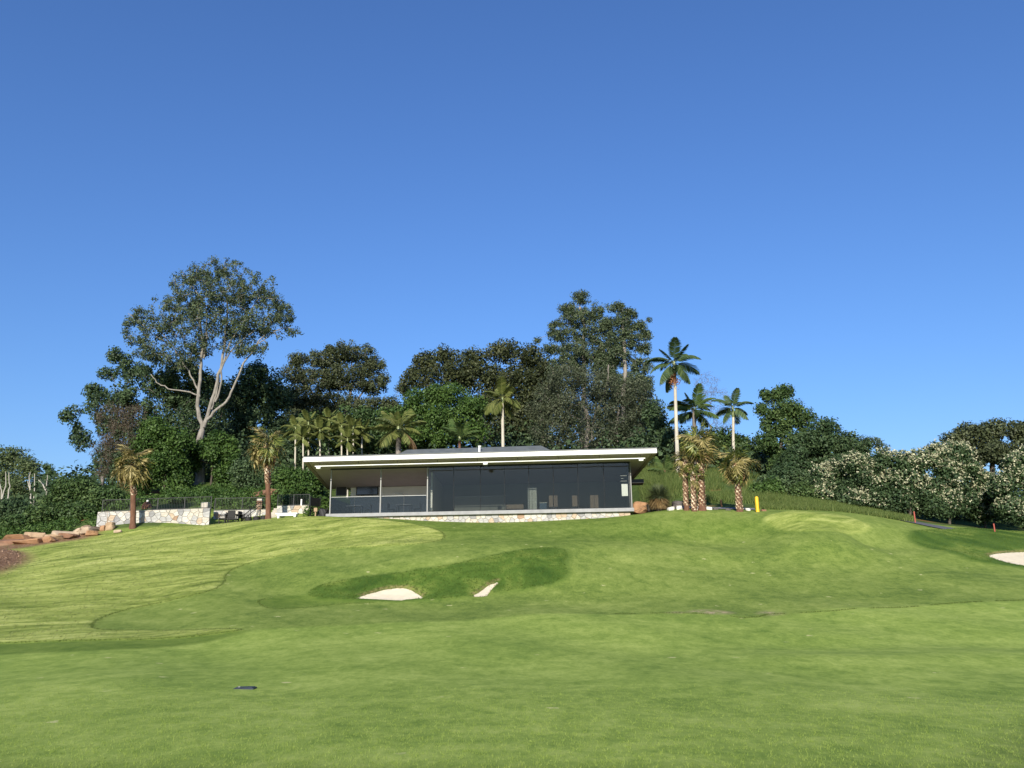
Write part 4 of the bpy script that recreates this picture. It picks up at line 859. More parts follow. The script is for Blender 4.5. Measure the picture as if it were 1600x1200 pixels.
def fan_mesh(rng, pet=.8, L=.95, n=22, fold=.10, tipdroop=.5, spread=2.1, bend=.3):
    """a fan leaf: petiole along +X, blade bent down at its end, narrow pleated fingers with hanging tips"""
    tb = Tubes(4); P = np.array([[0, 0, 0], [pet * .5, 0, .04], [pet, 0, 0]]); tb.add(P, [.026, .018, .013]); V = [np.concatenate(tb.V)]; F = [np.concatenate(tb.F)]; T = [np.full(len(V[0]), .85)]; k = len(V[0])
    o = np.array([pet, 0, 0]); A = np.linspace(-spread, spread, n + 1); cb, sb = math.cos(bend), math.sin(bend)
    for i in range(n):
        a0, a1 = A[i], A[i + 1]; am = (a0 + a1) / 2; l = L * (1 - .28 * (abs(am) / spread) ** 2) * rng.uniform(.75, 1.12); z = fold * (1 if i % 2 else -1)
        wob = rng.normal(0, .06)
        def pt(a, r, zz): x, y, q = math.cos(a) * r, math.sin(a) * r, zz + wob * r; return o + np.array([x * cb + q * sb, y, -x * sb + q * cb])
        r1 = l * .66; cup = -.16 * (abs(am) / spread) * l
        td = np.array([0, 0, -tipdroop * l * rng.uniform(.5, 1.5)])
        V.append(np.array([o, pt(a0, r1, z * .3 + cup), pt(am, r1 * 1.02, -z * .3 + cup), pt(a1, r1, z * .3 + cup), pt(am - .2 * (am - a0), l * .86, cup) + td * .35, pt(am + .2 * (a1 - am), l * .86, cup) + td * .35, pt(am, l * .93, cup) + td, pt(am, l * .93, cup - .01) + td]))
        F.append(np.array([[0, 1, 2, 3], [1, 4, 5, 2], [4, 6, 7, 5]]) + k)
        T.append(np.full(8, np.clip(rng.normal(.5, .24), 0, 1))); k += 8
    return np_mesh('frond', np.concatenate(V), np.concatenate(F), np.concatenate(T))
_rp = np.random.default_rng(77)
FEA = {'up': [feather_mesh(1.0, .5, .25, _rp) for _ in range(2)], 'arch': [feather_mesh(1.0, 1.25, .5, _rp) for _ in range(3)], 'hang': [feather_mesh(1.0, .8, .9, _rp) for _ in range(2)]}
FEL = {k: [feather_mesh(1.0, {'up': .35, 'arch': .9, 'hang': .7}[k], .6, _rp, 26, .36, .017) for _ in range(2)] for k in FEA}
FAN = [fan_mesh(_rp, .62, .88, 20, .14, .25, 2.0, b_) for b_ in (.35, .7, 1.0)]; FAND = [fan_mesh(_rp, .5, .85, 16, .22, .5, 1.4, b_) for b_ in (1.1, 1.4, 1.7)]
def with_mat(me, m, cache={}):
    k = (me.name, m.name)
    if k not in cache: c = me.copy(); c.materials.clear(); c.materials.append(m); cache[k] = c
    return cache[k]
def frond(parent, me, m, az, el, scale, loc, roll=0.0, nm='frond'):
    o = link(nm, with_mat(me, m), parent)
    o.location = loc; o.rotation_euler = (Matrix.Rotation(az, 3, 'Z') @ Matrix.Rotation(-el, 3, 'Y') @ Matrix.Rotation(roll, 3, 'X')).to_euler(); o.scale = (scale,) * 3; return o
def trunk_mesh(name, H, r0, r1, lean, rng, rings=0, bulge=1.3):
    tb = Tubes(12); m = 14; t = np.linspace(0, 1, m)
    P = np.c_[lean[0] * t ** 1.4, lean[1] * t ** 1.4, -.3 + (H + .3) * t]; rr = r0 + (r1 - r0) * t; rr[0] *= bulge; rr[1] *= 1 + (bulge - 1) * .5
    tb.add(P, rr); 
    if rings:
        for k in range(rings):
            tt = (k + .5) / rings; p = np.array([lean[0] * tt ** 1.4, lean[1] * tt ** 1.4, -.3 + (H + .3) * tt]); r = r0 + (r1 - r0) * tt
            tb.add(np.array([p + [0, 0, -.02], p, p + [0, 0, .02]]), [r * 1.0, r * 1.06, r * 1.0], 10)
    return tb.mesh(name)
def feather_palm(name, label, Y, base_px, top_px, top_py, L, nf, mat, bark, r0, r1, seed, shaft=0.0, fruit=False, style=FEA, group=None, els=(75, -35), rings=14, shaft_mat=None, dead=0, base_z=None):
    rng = np.random.default_rng(seed); top = at(top_px, top_py, Y); x = at(base_px, 740, Y)[0]; base = np.array([x, Y, gz1(x, Y)]); H = top[2] - base[2]
    e = empty(name, tuple(base)); tag(e, label, 'palm tree', group); lean = (top[0] - x, 0)
    link('trunk', trunk_mesh('trunk', H - shaft, r0, r1, lean, rng, rings), e, bark)
    c = np.array([lean[0], 0, H])
    if shaft > 0:
        tb = Tubes(10); tb.add(np.array([c + [0, 0, -shaft - .05], c + [0, 0, -shaft * .6], c + [0, 0, .12]]), [r1 * 1.05, r1 * 1.35, r1 * .7]); link('crownshaft', tb.mesh('crownshaft'), e, shaft_mat or M_SHAFT)
    for i in range(nf):
        t = (i + .5) / nf; el = R(els[0] + (els[1] - els[0]) * t + rng.normal(0, 6)); az = i * 2.39996 + rng.normal(0, .15)
        key = 'up' if t < .25 else ('arch' if t < .75 else 'hang')
        s = L * rng.uniform(.88, 1.08) * (.75 if t < .12 else 1)
        m = PM_FANB if i >= nf - dead else mat
        frond(e, style[key][rng.integers(len(style[key]))], m, az, el, s, tuple(c + [math.cos(az) * r1 * .5, math.sin(az) * r1 * .5, .05 - .25 * t]), rng.normal(0, .4))
    if fruit:
        P = c + [-.16, -.25, -shaft - .15] + rng.normal(size=(420, 3)) * [.27, .22, .30]; V, F = leaf_quads(P, rng.normal(size=P.shape), np.full(len(P), .055), rng, .8)
        link('fruit_cluster', np_mesh('fruit_cluster', V, F, np.repeat(rng.random(len(P)), 4)), e, PM_FRUIT)
    return e
feather_palm('slim_palm', 'tallest slim palm with pale trunk and an orange fruit cluster', 71, 1059.5, 1053, 566, 2.5, 15, PM_DARKF, BK_PALM, .19, .13, 101, 1.4, True, shaft_mat=plain('pale_green_crownshaft', (.34, .38, .20), .4, .4, .15, 2), group='slim palms', els=(70, -48))
feather_palm('slim_palm', 'shorter slim palm on the skyline right of the tallest one', 80, 1147, 1144.5, 636, 2.1, 13, PM_DARKF, BK_PALM, .16, .12, 102, 1.0, False, group='slim palms', els=(75, -25))
feather_palm('slim_palm', 'slim palm with pale trunk rising straight out of the roof line', 79, 786.5, 785, 622, 2.2, 17, PM_GOLD, BK_PALM, .18, .13, 103, .5, False, group='slim palms', els=(75, -45))
feather_palm('slim_palm', 'thin dark palm just left of the one above the roof', 86, 757, 756.5, 640, 1.6, 9, PM_FEATHER, BK_PALM, .12, .10, 104, .4, False, group='slim palms', els=(50, -30))
feather_palm('shaggy_palm', 'dark shaggy palm behind the fan palm cluster', 80, 1086, 1085, 640, 2.6, 18, PM_FEATHER, BK_GREY, .2, .2, 105, 0, False, group='slim palms', els=(80, -15))
feather_palm('feather_palm', 'stout feather palm with a bottle-shaped trunk behind the roof', 74, 623.5, 623, 668, 2.3, 22, PM_GOLD, BK_GREY, .30, .24, 106, .9, False, style=FEL, group='palms behind the roof', els=(80, -40), rings=0, dead=1)
feather_palm('young_palm', 'small open palm of few fronds behind the roof', 77, 719, 718, 683, 2.1, 9, PM_FEATHER, BK_FAN, .14, .12, 107, .3, False, style=FEL, group='palms behind the roof', els=(75, 15))
feather_palm('young_palm', 'short dark palm beside the right end of the roof', 70, 1040, 1038, 735, 1.4, 11, PM_FEATHER, BK_FAN, .12, .11, 108, 0, False, style=FEL, group='palms behind the roof', els=(75, -20))
GP = [(462,668,79,'golden cane palm at the left end of the clump behind the roof'),(482,660,80,'second golden cane palm from the left in the clump'),(500,672,77.5,'low golden cane palm in the middle of the clump'),(514,655,81,'tallest golden cane palm of the clump'),(534,664,79,'golden cane palm right of the tallest in the clump'),(552,668,78,'golden cane palm second from the right in the clump'),(566,674,79,'golden cane palm at the right end of the clump'),(474,684,76.5,'lowest golden cane palm at the left front of the clump'),(543,686,76,'lowest golden cane palm at the right front of the clump')]
for i, (px, py, Y, lab) in enumerate(GP):
    feather_palm('cane_palm', lab, Y, px + (i % 3 - 1), px, py, 1.55, 12, PM_GOLD, BK_PALM, .09, .07, 120 + i, .5, False, group='golden cane palms', els=(78, -25), rings=8)

def fan_palm(label, Y, base_px, top_px, top_py, seed, r=.21, n_g=12, n_y=16, n_b=10, S=1.0, boots=(.55, 1.0), fresh=.3, spread_up=60, base_off=0):
    rng = np.random.default_rng(seed); top = at(top_px, top_py, Y); x = at(base_px, 800, Y)[0]; base = np.array([x, Y, gz1(x, Y)]); H = top[2] - base[2] - .1; lean = (top[0] - x, 0)
    e = empty('fan_palm', tuple(base)); tag(e, label, 'palm tree', 'fan palms planted round the clubhouse')
    link('trunk', trunk_mesh('trunk', H, r, r * .82, lean, rng, 0, 1.5), e, BK_FAN)
    # stubs of cut leaf bases in a spiral
    V = []; F = []; T = []; k = 0; n = int(46 * (boots[1] - boots[0]) * H / 1.2)
    for i in range(n):
        t = boots[0] + (boots[1] - boots[0]) * (i + .5) / n; a = i * 2.39996; p = np.array([lean[0] * t ** 1.4, 0, -.3 + (H + .3) * t]); rr = r * (1 - .18 * t) * .97
        o = np.array([math.cos(a), math.sin(a), 0]); sd = np.array([-math.sin(a), math.cos(a), 0]); h = rng.uniform(.12, .2); w = .085
        c = p + o * rr; tip = c + np.array([0, 0, h]) + o * rng.uniform(.05, .10)
        V.append(np.array([c - sd * w, c + sd * w, tip + sd * w * .45, tip - sd * w * .45, c - o * .05 + [0, 0, h * .3]])); F.append(np.array([[0, 1, 2, 3], [3, 2, 1, 4]]) + k); k += 5; T.append(np.full(5, rng.random()))
    tag(link('leaf_bases', np_mesh('leaf_bases', np.concatenate(V), np.concatenate(F), np.concatenate(T)), e, M_BOOT), kind='stuff')
    c = np.array([lean[0], 0, H]); N = n_g + n_y + n_b
    for i in range(N):
        t = (i + .5) / N; az = i * 2.39996 + rng.normal(0, .2); s = S * rng.uniform(.7, 1.15)
        el = R(spread_up + 22 - (spread_up + 62) * t ** .8)
        el += R(rng.normal(-4, 18)); m = (PM_FANG if rng.random() < .5 + fresh else PM_FANY) if i < n_g else ((PM_FANY if rng.random() < .55 else PM_FANG) if i < n_g + n_y else (PM_FANB if rng.random() < .42 else PM_FANY))
        me = FAN[rng.integers(3)] if i < n_g + n_y * .45 else FAND[rng.integers(3)]
        frond(e, me, m, az, el, s, tuple(c + [math.cos(az) * r * .5, math.sin(az) * r * .5, .10 - .6 * t]), rng.normal(0, .7))
    return e
fan_palm('leftmost fan palm, yellowed mop crown, in front of the long stone wall', 56.5, 210, 207, 722, 201, .19, 11, 16, 14, 1.12, (.52, 1.0), 0.0)
fan_palm('fan palm with golden mop crown between the stone walls and the clubhouse', 58.3, 420, 416, 694, 202, .19, 11, 17, 14, 1.1, (.50, 1.0), -.2)
fan_palm('left trunk of the three clustered fan palms right of the clubhouse', 55.6, 1073, 1070, 716, 203, .17, 10, 8, 6, .74, (.15, 1.0), .1)
fan_palm('middle and shortest of the three clustered fan palms', 55.0, 1085, 1083, 738, 204, .17, 9, 4, 1, .62, (.1, 1.0), .5, 78)
fan_palm('right and tallest of the three clustered fan palms right of the clubhouse', 55.4, 1097.5, 1094, 690, 205, .23, 15, 17, 12, 1.02, (.1, 1.0), -.05)
fan_palm('lone fan palm just left of the yellow bollard', 54.6, 1156, 1150, 722, 206, .20, 13, 11, 8, .96, (.1, 1.0), .15)
# ---------------------------------------------------------------- grass that stands up
def blades(name, label, P, h, w, mat, seed, lean=.35, per=5, parent=None, comb=(0, 0)):
    """tufts of blades at ground points P (n, 3)"""
    rng = np.random.default_rng(seed); Q = np.repeat(P, per, 0); n = len(Q)
    Q = Q + np.c_[rng.normal(0, w * 1.6, n), rng.normal(0, w * 1.6, n), np.zeros(n)]
    a = rng.uniform(0, 2 * math.pi, n); S = np.c_[np.cos(a), np.sin(a), np.zeros(n)] * w * .5
    hh = h * rng.uniform(.55, 1.2, n); tip = Q + np.c_[rng.normal(comb[0], lean, n) * hh, rng.normal(comb[1], lean, n) * hh, hh]
    V = np.stack([Q - S - [0, 0, .02], Q + S - [0, 0, .02], tip], 1).reshape(-1, 3)
    me = np_mesh(name, V, np.arange(3 * n).reshape(-1, 3), np.repeat(np.clip(rng.normal(.5, .22, n), 0, 1), 3))
    return tag(link(name, me, parent, mat), label, kind='stuff')
def in_poly(P, n, rng, inset=0.0):
    out = []; k = 0
    while k < n:
        x = rng.uniform(P[:, 0].min(), P[:, 0].max(), n * 3); y = rng.uniform(P[:, 1].min(), P[:, 1].max(), n * 3)
        d = sdist(P, x, y); m = d > inset
        out.append(np.c_[x[m], y[m]]); k += m.sum()
    return np.concatenate(out)[:n]
def on_ground(xy, dz=0.0): return np.c_[xy, gz(xy[:, 0], xy[:, 1]) + dz]
def along(P, step, jit, rng, off=0.0, closed=True):
    Q = np.r_[P, P[:1]] if closed else P; d = np.r_[0, np.cumsum(np.linalg.norm(np.diff(Q, axis=0), axis=1))]
    s = np.arange(0, d[-1], step); X = np.c_[np.interp(s, d, Q[:, 0]), np.interp(s, d, Q[:, 1])]
    return X + rng.normal(0, jit, X.shape)
G_DEEP = leaf_mat('blade_deep_green', (.040, .086, .011), (.080, .136, .020), (.155, .208, .040), .3, .6, .2)
G_EDGE = leaf_mat('blade_edge_green', (.045, .075, .012), (.085, .125, .022), (.150, .190, .045), .3, .6, .2)
G_ROUGH = leaf_mat('blade_rough', (.085, .115, .026), (.180, .215, .065), (.310, .330, .130), .3, .6, .2)
G_HILL = leaf_mat('blade_hill', (.044, .078, .016), (.110, .158, .038), (.225, .250, .082), .3, .6, .2)
G_STRAW = leaf_mat('blade_straw', (.12, .075, .03), (.26, .17, .075), (.40, .30, .15), .2, .7, .2)
M_MULCH = leaf_mat('mulch_chip', (.06, .035, .022), (.17, .10, .062), (.36, .25, .17), .0, .9, .1)
G_FAIR = leaf_mat('blade_fairway', (.136, .215, .029), (.242, .322, .057), (.376, .440, .110), .3, .6, .2)
_rg = np.random.default_rng(300)
dsand = lambda xy: np.max([sdist(S, xy[:, 0], xy[:, 1]) for S in SAND], 0)
P = in_poly(DEEP[0], 6000, _rg, .12); P = P[dsand(P + [0, .9]) < -.02]; P = P[dsand(P) < -.05]
blades('deep_rough_grass', 'dark uncut grass on the face round the middle bunkers', on_ground(P, .05), .055, .02, G_DEEP, 301, .6, 5)
P = in_poly(DEEP[1], 6000, _rg, .12); P = P[dsand(P) < -.05]
blades('deep_rough_grass', 'dark uncut grass round the right-hand bunker', on_ground(P, .05), .055, .02, G_DEEP, 302, .6, 5)
P = np.concatenate([along(S, .035, .03, _rg) for S in SAND]); P = P[_rg.random(len(P)) < .75]
blades('bunker_lip_grass', 'ragged grass hanging over the lips of the sand', on_ground(P, -.03), .06, .016, G_EDGE, 303, .5, 3)
E = np.concatenate([along(S, .03, .03, _rg) for S in ROUGH[:1]]); E = E[(E[:, 1] < 56) & (E[:, 1] > 20) & (np.abs(E[:, 0]) < 36)]
blades('rough_edge_grass', 'thicker grass along the mown edge of the left rough', on_ground(E, .01), .05, .018, G_EDGE, 304, .5, 5)
P = in_poly(ROUGH[0], 9000, _rg, .1); P = P[(np.abs(P[:, 0]) < 34)]
blades('rough_grass', 'pale combed tufts of the long rough on the left slope', on_ground(P, .03), .085, .022, G_ROUGH, 305, .5, 4, comb=(.9, .5))
xy = np.c_[_rg.uniform(-11, 11, 75000), _rg.uniform(5.5, 17, 75000)]; xy = xy[(np.abs(xy[:, 0]) < xy[:, 1] * .68 + .6) & (_rg.random(len(xy)) < np.clip((17 - xy[:, 1]) / 9, 0, 1))]
blades('fairway_grass', 'short mown grass blades nearest the camera', on_ground(xy), .024, .009, G_FAIR, 306, .8, 3)
P = in_poly(SOIL[1], 2600, _rg, .05); P = P[P[:, 0] > -36]; Q = on_ground(P, .03); Q[:, 2] += .25 * np.clip(sdist(SOIL[1], P[:, 0], P[:, 1]) / 1.2, 0, 1)
V, F = leaf_quads(Q, unit(_rg.normal(size=Q.shape) * .8 + [0, -.3, .6]), _rg.uniform(.03, .10, len(Q)), _rg, .5)
tag(link('bark_mulch', np_mesh('bark_mulch', V, F, np.repeat(_rg.random(len(Q)), 4)), None, M_MULCH), 'brown bark mulch on the soil bank at the left edge', kind='stuff')
seam = hits([(960,959),(1010,958.5),(1060,958),(1100,959.5),(1135,962),(1160,966),(1185,964),(1200,960),(1240,958),(1300,955),(1380,950),(1460,945),(1560,939),(1640,935)])
P = along(seam[:, :2], .03, .02, _rg, closed=False); P = P[np.sin(P[:, 0] * 2.3) > -.8]
blades('sod_seam_grass', 'dark seam of raised turf edge across the fairway', on_ground(P, .0), .05, .018, G_EDGE, 310, .5, 5)
cl = np.concatenate([along(S, .035, .02, _rg) for S in COLLAR[1:]]); cl = cl[cl[:, 1] < np.median(cl[:, 1]) + .2]
blades('collar_edge_grass', 'thin turf edge of the tongue left of the bunkers', on_ground(cl, .0), .04, .016, G_EDGE, 311, .5, 4)
# long grass of the right-hand bank
def bank_pts(px0, px1, Y0, Y1, n):
    Y = _rg.uniform(Y0, Y1, n); px = _rg.uniform(px0, px1, n); X = np.array([at(a, 770, b)[0] for a, b in zip(px, Y)]); return np.c_[X, Y]
P = bank_pts(1000, 1225, 61.5, 82, 7500); k = np.sin(P[:, 0] * .7 + np.cos(P[:, 1] * .5) * 2) > -.65; P = P[k]
blades('long_grass', 'long weedy grass on the bank right of the clubhouse', on_ground(P), .55, .05, G_HILL, 307, .4, 5)
P = bank_pts(1180, 1420, 57.5, 66, 6500)
blades('long_grass', 'long grass strip in front of the blossoming shrubs', on_ground(P), .30, .045, G_HILL, 308, .4, 5)
P = bank_pts(1005, 1060, 66, 80, 3500)
blades('tall_bank_grass', 'tall pale grass behind the right end of the clubhouse', on_ground(P), .95, .05, G_HILL, 309, .3, 5)

from mathutils import noise as mnoise
# ---------------------------------------------------------------- rocks
ROCK = [plain('sandstone_' + n, c, .9, .15, .28, 1.8, bump=.6) for n, c in (('orange', (.33, .19, .105)), ('tan', (.34, .24, .15)), ('buff', (.38, .29, .20)), ('rust', (.21, .115, .07)))]
M_PALEROCK = plain('pale_rock', (.60, .57, .52), .9, .15, .2, 3, bump=.5); M_DKROCK = plain('dark_rock', (.10, .09, .085), .9, .15, .3, 3, bump=.5); M_SHADE = plain('black_sheet_plastic', (.02, .02, .022), .6, .3, .2, 3)
def rock(name, label, c, size, mat, seed, cat='rock', group=None, yaw=None, n=22, sub=True):
    rng = np.random.default_rng(seed); bm = bmesh.new()
    for _ in range(n):
        p = rng.uniform(-1, 1, 3); p = np.sign(p) * np.abs(p) ** .55; p /= max(1.0, np.linalg.norm(p) ** .6); bm.verts.new(p * np.array(size))
    r = bmesh.ops.convex_hull(bm, input=bm.verts); bmesh.ops.delete(bm, geom=[v for v in bm.verts if not v.link_faces], context='VERTS')
    bmesh.ops.bevel(bm, geom=list(bm.edges), offset=min(size) * .10, segments=1, affect='EDGES')
    if sub:
        bmesh.ops.triangulate(bm, faces=bm.faces)
        bmesh.ops.subdivide_edges(bm, edges=list(bm.edges), cuts=1)
        off = Vector(rng.uniform(-50, 50, 3)); m_ = min(size)
        for v in bm.verts:
            q = Vector((v.co.x, v.co.y, v.co.z * 2.2)) * (1.1 / m_) + off
            v.co += v.co.normalized() * (mnoise.noise(q) * .16 + mnoise.noise(q * 2.7) * .09) * m_
    o = bm_obj(name, bm, mat); o.location = c; o.rotation_euler = (rng.normal(0, .08), rng.normal(0, .08), rng.uniform(-.4, .4) if yaw is None else yaw); return tag(o, label, cat, group)
G_R = 'sandstone boulders below the left trees'
BLD = [(-18,853,52,40,9,0,'boulder cut by the left edge of the photo'),(12,849,53,26,9,3,'rust-coloured low boulder beside the left-edge one'),(30,842,54,26,7,0,'orange slab boulder, upper of the left group'),(45,850,52.6,24,9,0,'orange boulder just above the tip of the soil bank'),(62,839,54.5,26,7,1,'long tan boulder in the middle of the row'),(72,848,53.2,20,8,0,'bright orange boulder in the middle of the row'),(88,842,54,17,7,1,'flat tan boulder leaning right of the middle'),(100,835,55.2,20,7,2,'buff boulder at the top of the row'),(110,842,54.4,16,6,3,'dark rust boulder under the buff one'),(120,833,55.6,14,9,2,'tall buff block third from the wall'),(131,832,55.8,9,11,1,'narrow upright block second from the wall'),(139,833,55.8,13,10,2,'pale block touching the end of the stone wall'),(144,842,55,12,6,0,'small orange stone at the foot of the wall end')]
for i, (px, py, Y, w, h, m, lab) in enumerate(BLD):
    c = at(px, py, Y); s = px_m(Y); g = gz1(c[0], c[1]); hz = h * s; cz = max(c[2], g + hz * .35)
    rock('boulder', lab, (c[0], c[1], cz), (w * s * 1.0, .7 + .1 * (i % 3), max(hz * .85, (cz - g) * .8)), ROCK[m], 400 + i, 'boulder', G_R, n=16 + i % 7)
for i, (px, py, Y, w, h, m, lab) in enumerate([(171,831,56.3,8,9,1,'squarish sandstone block against the long stone wall'),(161,834,56.2,5,6,0,'small orange stone left of the block against the wall'),(184,838,55.6,7,3,2,'flat buff stone left of the leftmost fan palm')]):
    c = at(px, py, Y); s = px_m(Y); g = gz1(c[0], c[1]); rock('boulder', lab, (c[0], c[1], max(c[2], g + h * s * .4)), (w * s, .3, h * s), ROCK[m], 430 + i, 'boulder', G_R, 0.1, 30)
for i, (px, py, Y, w, h, m, lab) in enumerate([(1048,797,56.6,6,4,0,'white rock left of the fan palm cluster'),(1061,796,56.8,6,5,0,'white rock touching the left trunk of the palm cluster'),(1090,797,56.4,4,4,0,'small white rock between the clustered palm trunks'),(1108,797.5,56.2,6,4,0,'white rock just right of the palm cluster'),(1118,798,56.4,5,3,1,'dark rock right of the palm cluster'),(1138,799,55.8,5,3,1,'dark flat rock left of the lone fan palm'),(1168,799,55.4,5,3,0,'small pale rock between the lone fan palm and the bollard'),(1016,793,58,6,8,1,'dark rock against the right end of the clubhouse'),(1058,788,58.4,10,6,1,'dark block behind the palm cluster'),(1192,799.5,54.6,5,2.2,2,'small rust stone right of the yellow bollard')]):
    c = at(px, py, Y); s = px_m(Y); g = gz1(c[0], c[1]); rock('rock', lab, (c[0], c[1], max(c[2], g + h * s * .3)), (w * s, .25, h * s), (M_PALEROCK, M_DKROCK, ROCK[3])[m], 450 + i, 'rock', 'rocks round the palm bed')
c = at(1002, 786, 60); rock('earth_cut', 'orange earth heap between the clubhouse and the grass tree', (c[0], c[1], gz1(c[0], c[1]) + .35), (1.1, .6, .55), ROCK[0], 470, 'earth heap')
c = at(412, 773, 66); rock('earth_cut', 'red-brown strip of bare earth behind the second fan palm', (c[0], c[1], gz1(c[0], c[1]) + .15), (1.6, .9, .42), ROCK[3], 471, 'earth heap')
# stacked sandstone piers and things in the garden on the left
def pier(label, px, py_top, Y, w, layers, seed, behind=None):
    top = at(px, py_top, Y); g = gz1(top[0], top[1]) - .1; H = top[2] - g; e = empty('stone_pier', (top[0], top[1], g)); tag(e, label, 'pillar', 'stacked sandstone piers'); rng = np.random.default_rng(seed); z = 0
    hs = rng.uniform(.7, 1.3, layers); hs = hs / hs.sum() * H
    for k, h in enumerate(hs):
        bm = bmesh.new(); a = w * .5 * rng.uniform(.85, 1.08); add_box(bm, -a, a, -a, a, z + .004, z + h - .004, .03)
        bm_obj('stone', bm, STONE_M[0] if k == layers - 1 else ROCK[(0, 1, 2, 0, 3)[k % 5]], e); z += h
pier('sandstone pier at the right end of the long stone wall', 321.5, 785, 59.6, .5, 4, 481)
pier('layered sandstone pier left of the golden fan palm', 406.5, 779.5, 62.6, .42, 6, 482)
def things_at(px, py, Y, name, label, cat, yaw=0.0, group=None):
    x = at(px, py, Y)[0]; e = empty(name, (x, Y, gz1(x, Y)), yaw); return tag(e, label, cat, group)
M_WICK = plain('dark_wicker', (.022, .021, .020), .7, .3, .3, 20, bump=.4)
e = things_at(365, 808, 59.6, 'outdoor_table', 'dark outdoor table between the chairs in front of the set-back wall', 'table')
box_obj('tabletop', -.55, .55, -.4, .4, .66, .70, M_WICK, e, .01)
for sx in (-.48, .48):
    for sy in (-.33, .33): box_obj('leg', sx - .03, sx + .03, sy - .03, sy + .03, 0, .659, M_WICK, e)
def armchair(px, Y, yaw, lab, back=.86):
    e = things_at(px, 808, Y, 'armchair', lab, 'chair', yaw, 'dark wicker armchairs')
    box_obj('seat', -.28, .28, -.27, .27, .34, .44, M_WICK, e, .02); box_obj('backrest', -.28, .28, .22, .29, .442, back, M_WICK, e, .03)
    for sx in (-1, 1):
        box_obj('armrest', sx * .32 - .035, sx * .32 + .035, -.27, .21, .60, .64, M_WICK, e, .01)
        for y in (-.26, .15): box_obj('leg', sx * .31 - .022, sx * .31 + .022, y, y + .045, 0, .599, M_WICK, e)
armchair(348.5, 59.8, -1.35, 'dark wicker armchair at the left end of the outdoor table'); armchair(364, 58.9, 3.05, 'dark wicker armchair in front of the outdoor table', .98); armchair(380, 59.9, 1.4, 'dark wicker armchair at the right end of the outdoor table')
for px, lab in ((388, 'left of the two dark drum stools'), (401, 'right of the two dark drum stools'), (412, 'dark drum stool touching the golden fan palm')):
    e = things_at(px, 811, 59.2, 'drum_stool', lab, 'stool', 0, 'dark drum stools'); tb = Tubes(16); tb.add([(0, 0, 0), (0, 0, .02), (0, 0, .22), (0, 0, .40), (0, 0, .41)], [.19, .22, .25, .23, .23]); link('drum', tb.mesh('drum'), e, M_WICK)
    tb = Tubes(16); tb.add([(0, 0, .411), (0, 0, .43), (0, 0, .46), (0, 0, .465)], [.225, .24, .23, .01]); link('cushion', tb.mesh('cushion'), e, M_BLACK)
e = things_at(449, 805, 59.0, 'garden_bench', 'long white bench in front of the short stone wall', 'bench', -.05); w = .68
box_obj('seat', -w - .1, w + .1, -.25, .25, .36, .46, M_WHITE, e, .02)
box_obj('apron', -w, w, -.2, .2, .26, .358, M_WHITE, e)
for sx in (-1, 1): box_obj('leg', sx * w * .86 - .07, sx * w * .86 + .07, -.2, .2, 0, .259, M_WHITE, e)
# handrail of the garden steps
def rail_thing(label, pts, r=.028):
    P = np.array(pts); e = empty('handrail', tuple([P[0][0], P[0][1], gz1(P[0][0], P[0][1])])); tag(e, label, 'handrail'); o = np.array(e.location)
    for k, dz in enumerate((0, -.28)):
        tb = Tubes(6); tb.add(P + [0, 0, dz], r); link('rail', tb.mesh('rail', o), e, M_BLACK)
    for p in P[[0, len(P) // 2, -1]]:
        tb = Tubes(6); tb.add([[p[0], p[1], gz1(p[0], p[1]) - .1], p], r); link('post', tb.mesh('post', o), e, M_BLACK)
rail_thing('dark sloping handrail of the garden steps left of the golden fan palm', [at(a, b, c) for a, b, c in ((377, 808, 59.9), (392, 796, 60.6), (407, 784, 61.4))])
M_STEP = plain('stone_step', (.40, .36, .30), .9, .15, .15, 3, bump=.3)
st = empty('garden_steps', tuple(at(426, 806, 60.9))); tag(st, 'stone steps climbing between the two set-back walls', 'steps'); st.location.z = gz1(st.location.x, st.location.y)
for k in range(5): box_obj('step', -.30, .30, k * .3, k * .3 + .6, -.2 + k * .17, k * .17 + .12, M_STEP, st, .012)
# posts and panels by the clubhouse corner
e = things_at(485, 800, 60.9, 'garden_gate', 'dark solid gate panel at the right end of the short wall', 'gate', 1.1)
box_obj('panel', 0, 1.0, -.02, .02, .1, 1.45, M_BLACK, e); box_obj('post', -.05, -.002, -.04, .04, 0, 1.55, M_BLACK, e); box_obj('post', 1.002, 1.05, -.04, .04, 0, 1.55, M_BLACK, e)
e = things_at(493, 800, 59.6, 'timber_post', 'timber marker post with a block head beside the clubhouse corner', 'post', .2)
mt = plain('weathered_timber', (.34, .24, .15), .8, .2, .25, 8, bump=.3)
box_obj('shaft', -.04, .04, -.04, .04, -.1, .52, mt, e); box_obj('head', -.12, .12, -.10, .10, .521, .80, mt, e, .015)
x3 = at(471, 785, 61.8); e = empty('white_post', (x3[0], x3[1], w3b[2] - .03)); tag(e, 'small white post standing on the short stone wall', 'post'); box_obj('shaft', -.05, .05, -.05, .05, 0, .46, M_WHITE, e, .01); box_obj('cap', -.065, .065, -.065, .065, .461, .50, M_WHITE, e, .01)
e = things_at(393.5, 768, 71, 'hill_marker', 'white block and low rail on the bank left of the golden fan palm', 'marker'); box_obj('block', -.13, .13, -.1, .1, 0, .9, M_WHITE, e, .01); box_obj('rail', .4, 1.15, -.04, .04, .50, .58, M_WHITE, e); 
for x in (.44, .78, 1.1): box_obj('post', x - .035, x + .035, -.035, .035, 0, .499, M_WHITE, e)
e = things_at(230, 790, 60.8, 'stone_lantern', 'small dark garden ornament with a white top behind the long wall', 'ornament')
